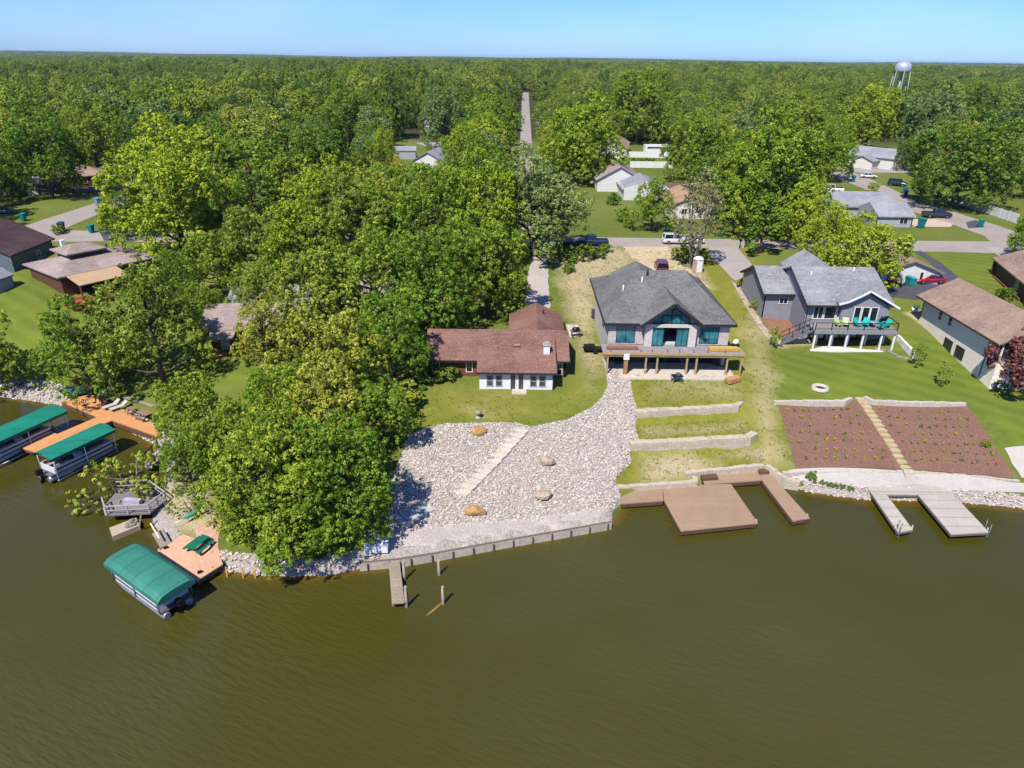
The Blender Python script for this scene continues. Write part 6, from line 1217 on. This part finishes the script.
# deck furniture of the blue-grey house
TQ = M('turquoise_cushion', S(40,196,184,.62), .7, .1); PG = M('pale_green_cushion', S(206,226,164,.62), .7, .1)
for i, (x, y, a, mt, lb) in enumerate(((40.85,81.9,.4,PG,'pale green chair on the raised deck, left of the pair'),(41.75,81.95,-.3,PG,'pale green chair on the raised deck, right of the pair'),(43.3,82.0,.5,TQ,'turquoise chair on the raised deck next to the pale green pair'),(44.3,82.0,-.5,TQ,'turquoise chair in the middle of the turquoise ones'),(45.9,81.2,1.0,TQ,'turquoise chair by the deck rail at the right end'),(46.7,81.7,-1.2,TQ,'turquoise chair in the right corner of the raised deck'))):
    c = chair((x,y,7.8), a, mt, lb, 'chairs on the raised deck of the blue-grey house'); c.scale = (1.25,1.25,1.1)
o = empty('patio_table', (45.1,81.9,7.8), 0, 'round pale table among the turquoise chairs on the raised deck', 'table'); lpart(MB().lathe([(0,.7),(.5,.7),(.5,.75),(0,.75)], 16), 'tabletop', M('table_teal', S(140,186,190,.6)), o); lpart(MB().tube([(0,0,0),(0,0,.7)], .06), 'pedestal', DARKMETAL, o)
o = empty('barbecue_grill', (46.9,82.9,7.8), 0, 'black barbecue grill against the wall in the corner of the raised deck', 'grill'); lpart(MB().bx(-.6,.6,-.28,.28,0,.85), 'cabinet', BLACK, o); lpart(MB().tube([(-.45,0,.95),(.45,0,.95)], .3, 12), 'lid', BLACK, o)
# shrubs, plants and pots
def bush(px, py, R, hs, leaf, label, group=None): tree_base('bush', px, py, R, hs, leaf, label, cat='shrub', group=group, name='shrub')
bush(741,287,.9,1.5,'olive','olive shrub nearest the driveway beside the blue-grey house','shrubs along the blue-grey side wall'); bush(748,293,.85,1.4,'yellow','golden shrub between two others beside the blue-grey house','shrubs along the blue-grey side wall'); bush(756,309,1.0,1.6,'olive','olive shrub nearest the lake beside the blue-grey house','shrubs along the blue-grey side wall')
x, y, z = G(750,299.5); o = empty('watering_can', (x, y, z), 0, 'turquoise watering can between the shrubs beside the blue-grey house', 'watering can'); lpart(MB().tube([(0,0,0),(0,0,.6)], [.3,.28], 12), 'can_body', M('turquoise_plastic', S(40,170,180,.6), .5), o); lpart(MB().tube([(.28,0,.2),(.7,0,.7)], [.06,.04], 8), 'spout', M('turquoise_plastic'), o); lpart(MB().tube([(-.28,0,.5),(-.5,0,.4),(-.28,0,.1)], .04, 6), 'handle', M('turquoise_plastic'), o)
bush(622,222,1.9,1.5,'mid','rounded shrub left of the round bright tree by the white gabled house'); bush(629,228,1.2,1.4,'bright','low round shrub in front of the rounded one by the white gabled house'); bush(873,192,1.8,1.3,'bright','bright round shrub on the kerb below the far white car'); bush(613,205,1.6,1.6,'deep','dark shrub against the white gabled house')
bush(59,234,1.3,1.2,'mid','round shrub at the kerb beside the navy bin'); bush(1004,300,1.4,1.3,'deep','dark shrub beside the dark brown house at the right edge'); bush(1015,315,1.2,1.2,'deep','dark low shrub in the bed below the dark brown house')
bush(685,262,2.2,1.3,'olive','ragged shrub at the foot of the bare tree clump'); bush(698,262,1.6,1.3,'deep','dark shrub between the stems of the bare tree clump')
for px, py in ((432,376),(446,380),(420,386)): bush(px,py,1.5,1.1,'deep','dark shrub in the shade below the brick wing','shaded shrubs below the brick wing')
for px, py, R_ in ((562,258,1.9),(574,262,1.6),(585,256,1.8),(598,258,1.4),(568,272,1.3),(606,252,1.3)): bush(px,py,R_,1.1,'mid','rough green bush on the weedy verge in front of the parked dark blue pickup','rough bushes on the verge by the pickup')
bush(402,408,2.6,1.1,'olive','spreading dark-olive shrub at the edge of the lawn left of the urn')
bush(877,345,.5,1.0,'yellow','small yellow-green shrub in the mulch right of the white columns'); bush(811,481,.55,1.9,'mid','upright shrub in the white stones beside the tan dock arm')
for px, py in ((822,484),(829,486),(835,487),(842,488),(850,490)): bush(px,py,.35,1.2,'blue','grey-green seedling growing among the shoreline stones','seedlings among the shoreline stones')
bush(985,447,.5,1.6,'mid','small bright shrub at the right side of the right mulch bed'); bush(975,356,.8,1.2,'deep','dark shrub at the foot of the walkout wall'); bush(1000,388,1.2,1.0,'deep','dark shrub under the red-leaved tree')
tree_base('sapling',773.5,348,.95,3.4,'bright','staked sapling at the left end of the mown lawn',group='saplings on the mown lawn',name='sapling'); tree_base('sapling',916,367,.95,3.2,'olive','sapling near the curved stone border of the raised-deck house',group='saplings on the mown lawn',name='sapling'); tree_base('sapling',940.5,386,.95,3.2,'olive','sapling on the lawn nearest the long brown-roofed house',group='saplings on the mown lawn',name='sapling')
tree_base('bare',692,268,4.9,3.1,'brown','bare many-stemmed tree clump with sparse brownish leaves beside the portable toilet',name='bare_tree')
tree_base('small',1008,396,3.7,2.2,'red','red-leaved tree at the right edge in front of the long brown-roofed house',name='maple_tree')
tree_at('over',126,480,100,1.15,'olive','straggly olive bush leaning out over the water above the old deck',cat='shrub',name='shoreline_shrub')
tree_at('over',190,498,46,1.4,'mid','leafy shoreline bush between the old deck and the pink deck',cat='shrub',name='shoreline_shrub')
curb = wall_line('stone_edging', [(875,349,5.25,4.9),(886,350,5.25,4.9),(897,356,5.2,4.8),(908,359,5.15,4.8)], .35, 'curved grey stone border right of the white patio slab', M('border_grey', S(168,160,150,.6), .9, .2, 3), 'edging'); wall_line('garden_wall', [(897,335,6.3,5.3),(914,352,6.0,5.1)], .3, 'straight white garden wall running down the lawn beside the raised deck', TRIM, 'wall')
wall_line('garden_wall', [(781,307,7.0,6.0),(796,314,6.9,5.8),(802,325,6.8,5.5)], .3, 'curved white garden wall under the small window of the blue-grey house', WE, 'wall')
# mulch bed plants in rows
pm = {}
rngp = random.Random(3)
for q in range(4):
    C, Nn, T, _l = crown_pts(np.random.default_rng(950+q), .2, .0, .3, 4, 5, 8); V, F = quads(C, Nn, .055*np.ones(len(C)), np.random.default_rng(q)); pm[q] = np_mesh('garden_plant', V, F, False, dict(tone=np.repeat(T, 4))); pm[q].materials.append(LEAF['mid'])
for bed, lo, hi, cols in (([(782,408),(852,406),(896,464),(802,465)],0,1,9), ([(872,407),(962,410),(1006,470),(914,465)],0,1,11)):
    A0, A1, A2, A3 = [np.array(G(*p)[:2]) for p in bed]
    for r_ in range(7):
        for c_ in range(cols):
            if rngp.random() < .12: continue
            u, v = (c_+.5+(.5 if r_ % 2 else 0))/(cols+.5)+rngp.uniform(-.012,.012), (r_+.5)/7+rngp.uniform(-.02,.02); p = (A0*(1-u)+A1*u)*(1-v)+(A3*(1-u)+A2*u)*v
            o = bpy.data.objects.new('garden_plant', pm[rngp.randrange(4)]); COL.objects.link(o); s = rngp.uniform(.6,1.25); o.location = (*p, h1(*p)+.07); o.scale = (s, s, s); o.rotation_euler = (0,0,rngp.uniform(0,6)); o.material_slots[0].link = 'OBJECT'; o.material_slots[0].material = LEAF[rngp.choice(('yellow','olive','bright','brown'))]
            sd_n = 'left' if cols == 9 else 'right'; tag(o, f'small low plant set in the rows of the {sd_n} mulch bed', 'plant', f'plants in rows in the {sd_n} mulch bed')
# ---------------------------------------------------------------- fences, tower
def fence(pts, h, mat, label, post=2.4, solid=True):
    o = empty('fence', (*pts[0], 0), 0, label, 'fence'); f = MB(); ps = []
    for (x0,y0), (x1,y1) in zip(pts, pts[1:]):
        l = math.hypot(x1-x0, y1-y0); n = max(1, int(l/post)); z0, z1 = h1(x0, y0), h1(x1, y1); f.bar((x0,y0,z0+h/2+.05),(x1,y1,z1+h/2+.05),.06,h-.1)
        for i in range(n+1): ps.append((x0+(x1-x0)*i/n, y0+(y1-y0)*i/n, z0+(z1-z0)*i/n))
    wpart(f, 'fence_panel', mat, o)
    for x, y, z in ps[:100]: wpart(MB().box(x,y,z-.2,.14,.14,h+.3), 'post', mat, o)
    return o
FWHITE = M('fence_white', S(246,244,240,.66), .6, .05, 2, .05, planks=((1, .3, 0), 2, .12)); FWOOD = M('fence_wood', S(160,140,128,.6), .9, .2, 4, .15, planks=((1, 0, 0), 6, .4))
fence([P(620,157.5,8), P(669,158.5,8)], 2.0, FWHITE, 'white fence farther back, running behind the rear yard shrubs'); fence([P(630,168,8), P(672,168.5,8)], 2.0, FWHITE, 'white fence nearer the lake, along the back of the mown rear yard')
fence([P(666,191.5,8), P(699,191.5,8)], 1.9, FWOOD, 'weathered wooden fence behind the tan roof'); fence([P(950,203,8), P(968,208,8), P(1016,224,8)], 2.0, FWHITE, 'long white fence behind the huge spreading tree at the right')
for i, px in enumerate((633,640,646,652)): x, y = P(px, 163.5, 8); tree('bush', x, y, 8, 1.3, 1.3, 'deep', 'dark clipped shrub in the row between the two white fences', cat='shrub', group='row of shrubs between the white fences', name='shrub')
x, y = 222.0, 412.0; k = hgt_top = None
wx_, wy_ = P(902, 82, 21); s = 418/F_; wx_, wy_ = (902-512)/692*418*1.0, 400
d0 = ray(903.5, 67); tt = 405/d0[1]; wx_, wy_ = float(d0[0]*tt), 405.0; zt = CAMZ+float(d0[2]*tt)
wt = empty('water_tower', (wx_, wy_, 8), 0, 'silver water tower with a domed tank on slanting legs above the far trees', 'water tower'); zc = zt-8
lpart(MB().lathe([(0,zc-2.7),(2.6,zc-2.65),(3.8,zc-2.4),(4.05,zc-1.8),(4.05,zc+.1),(3.7,zc+1.2),(2.9,zc+2.0),(1.5,zc+2.5),(0,zc+2.7)], 28), 'tank', M('tank_silver', S(214,220,230,.64), .35, .06, .6, .1, metal=.35), wt)
for i in range(6):
    a = i*PI/3+.3; lpart(MB().tube([(6.0*math.cos(a),6.0*math.sin(a),-.5),(3.85*math.cos(a),3.85*math.sin(a),zc-1.5)], .19, 8), 'leg', M('tower_leg', S(176,190,186,.6), .5), wt)
lpart(MB().tube([(0,0,0),(0,0,zc-2.65)], .45, 10), 'riser_pipe', M('tower_leg'), wt)
f = MB()
for z_ in (zc*.45,):
    r0 = 5.03
    for i in range(6): a, b = i*PI/3+.3, (i+1)*PI/3+.3; f.tube([(r0*math.cos(a),r0*math.sin(a),z_),(r0*math.cos(b),r0*math.sin(b),z_)], .12, 6)
lpart(f, 'brace', M('tower_leg'), wt)
# air conditioners and clutter by the long house
for px, py, lb in ((932,327,'grey air conditioner standing on the stones beside the long brown-roofed house'),):
    x, y, z = G(px, py); o = empty('air_conditioner', (x, y, z), .1, lb, 'air conditioner'); lpart(MB().bx(-.5,.5,-.5,.5,.05,1.0), 'housing', METAL, o); lpart(MB().lathe([(0,1.0),(.42,1.0),(.42,1.06),(0,1.06)], 14), 'fan_grille', DARKMETAL, o)
x, y, z = G(926,321); V, Fr = blob(.6,.5,.4,77,.2,2); tag(link('boulder', np_mesh('boulder', V, Fr, False), LIME, None, (x,y,z+.2)), 'pale boulder next to the air conditioner', 'boulder')
x, y, z = G(914,312); o = empty('planter_pot', (x,y,z), 0, 'white pot at the back corner of the long brown-roofed house', 'pot'); lpart(MB().lathe([(0,0),(.3,0),(.42,.6),(.36,.6),(.3,.5),(0,.5)], 12), 'pot', TRIM, o); V, Fr = blob(.4,.4,.4,78,.25,2); lpart(MB().add(V+(0,0,.8), Fr.tolist()), 'plant', M('pot_plant', S(90,120,60,.6), .9, .4, 8), o)
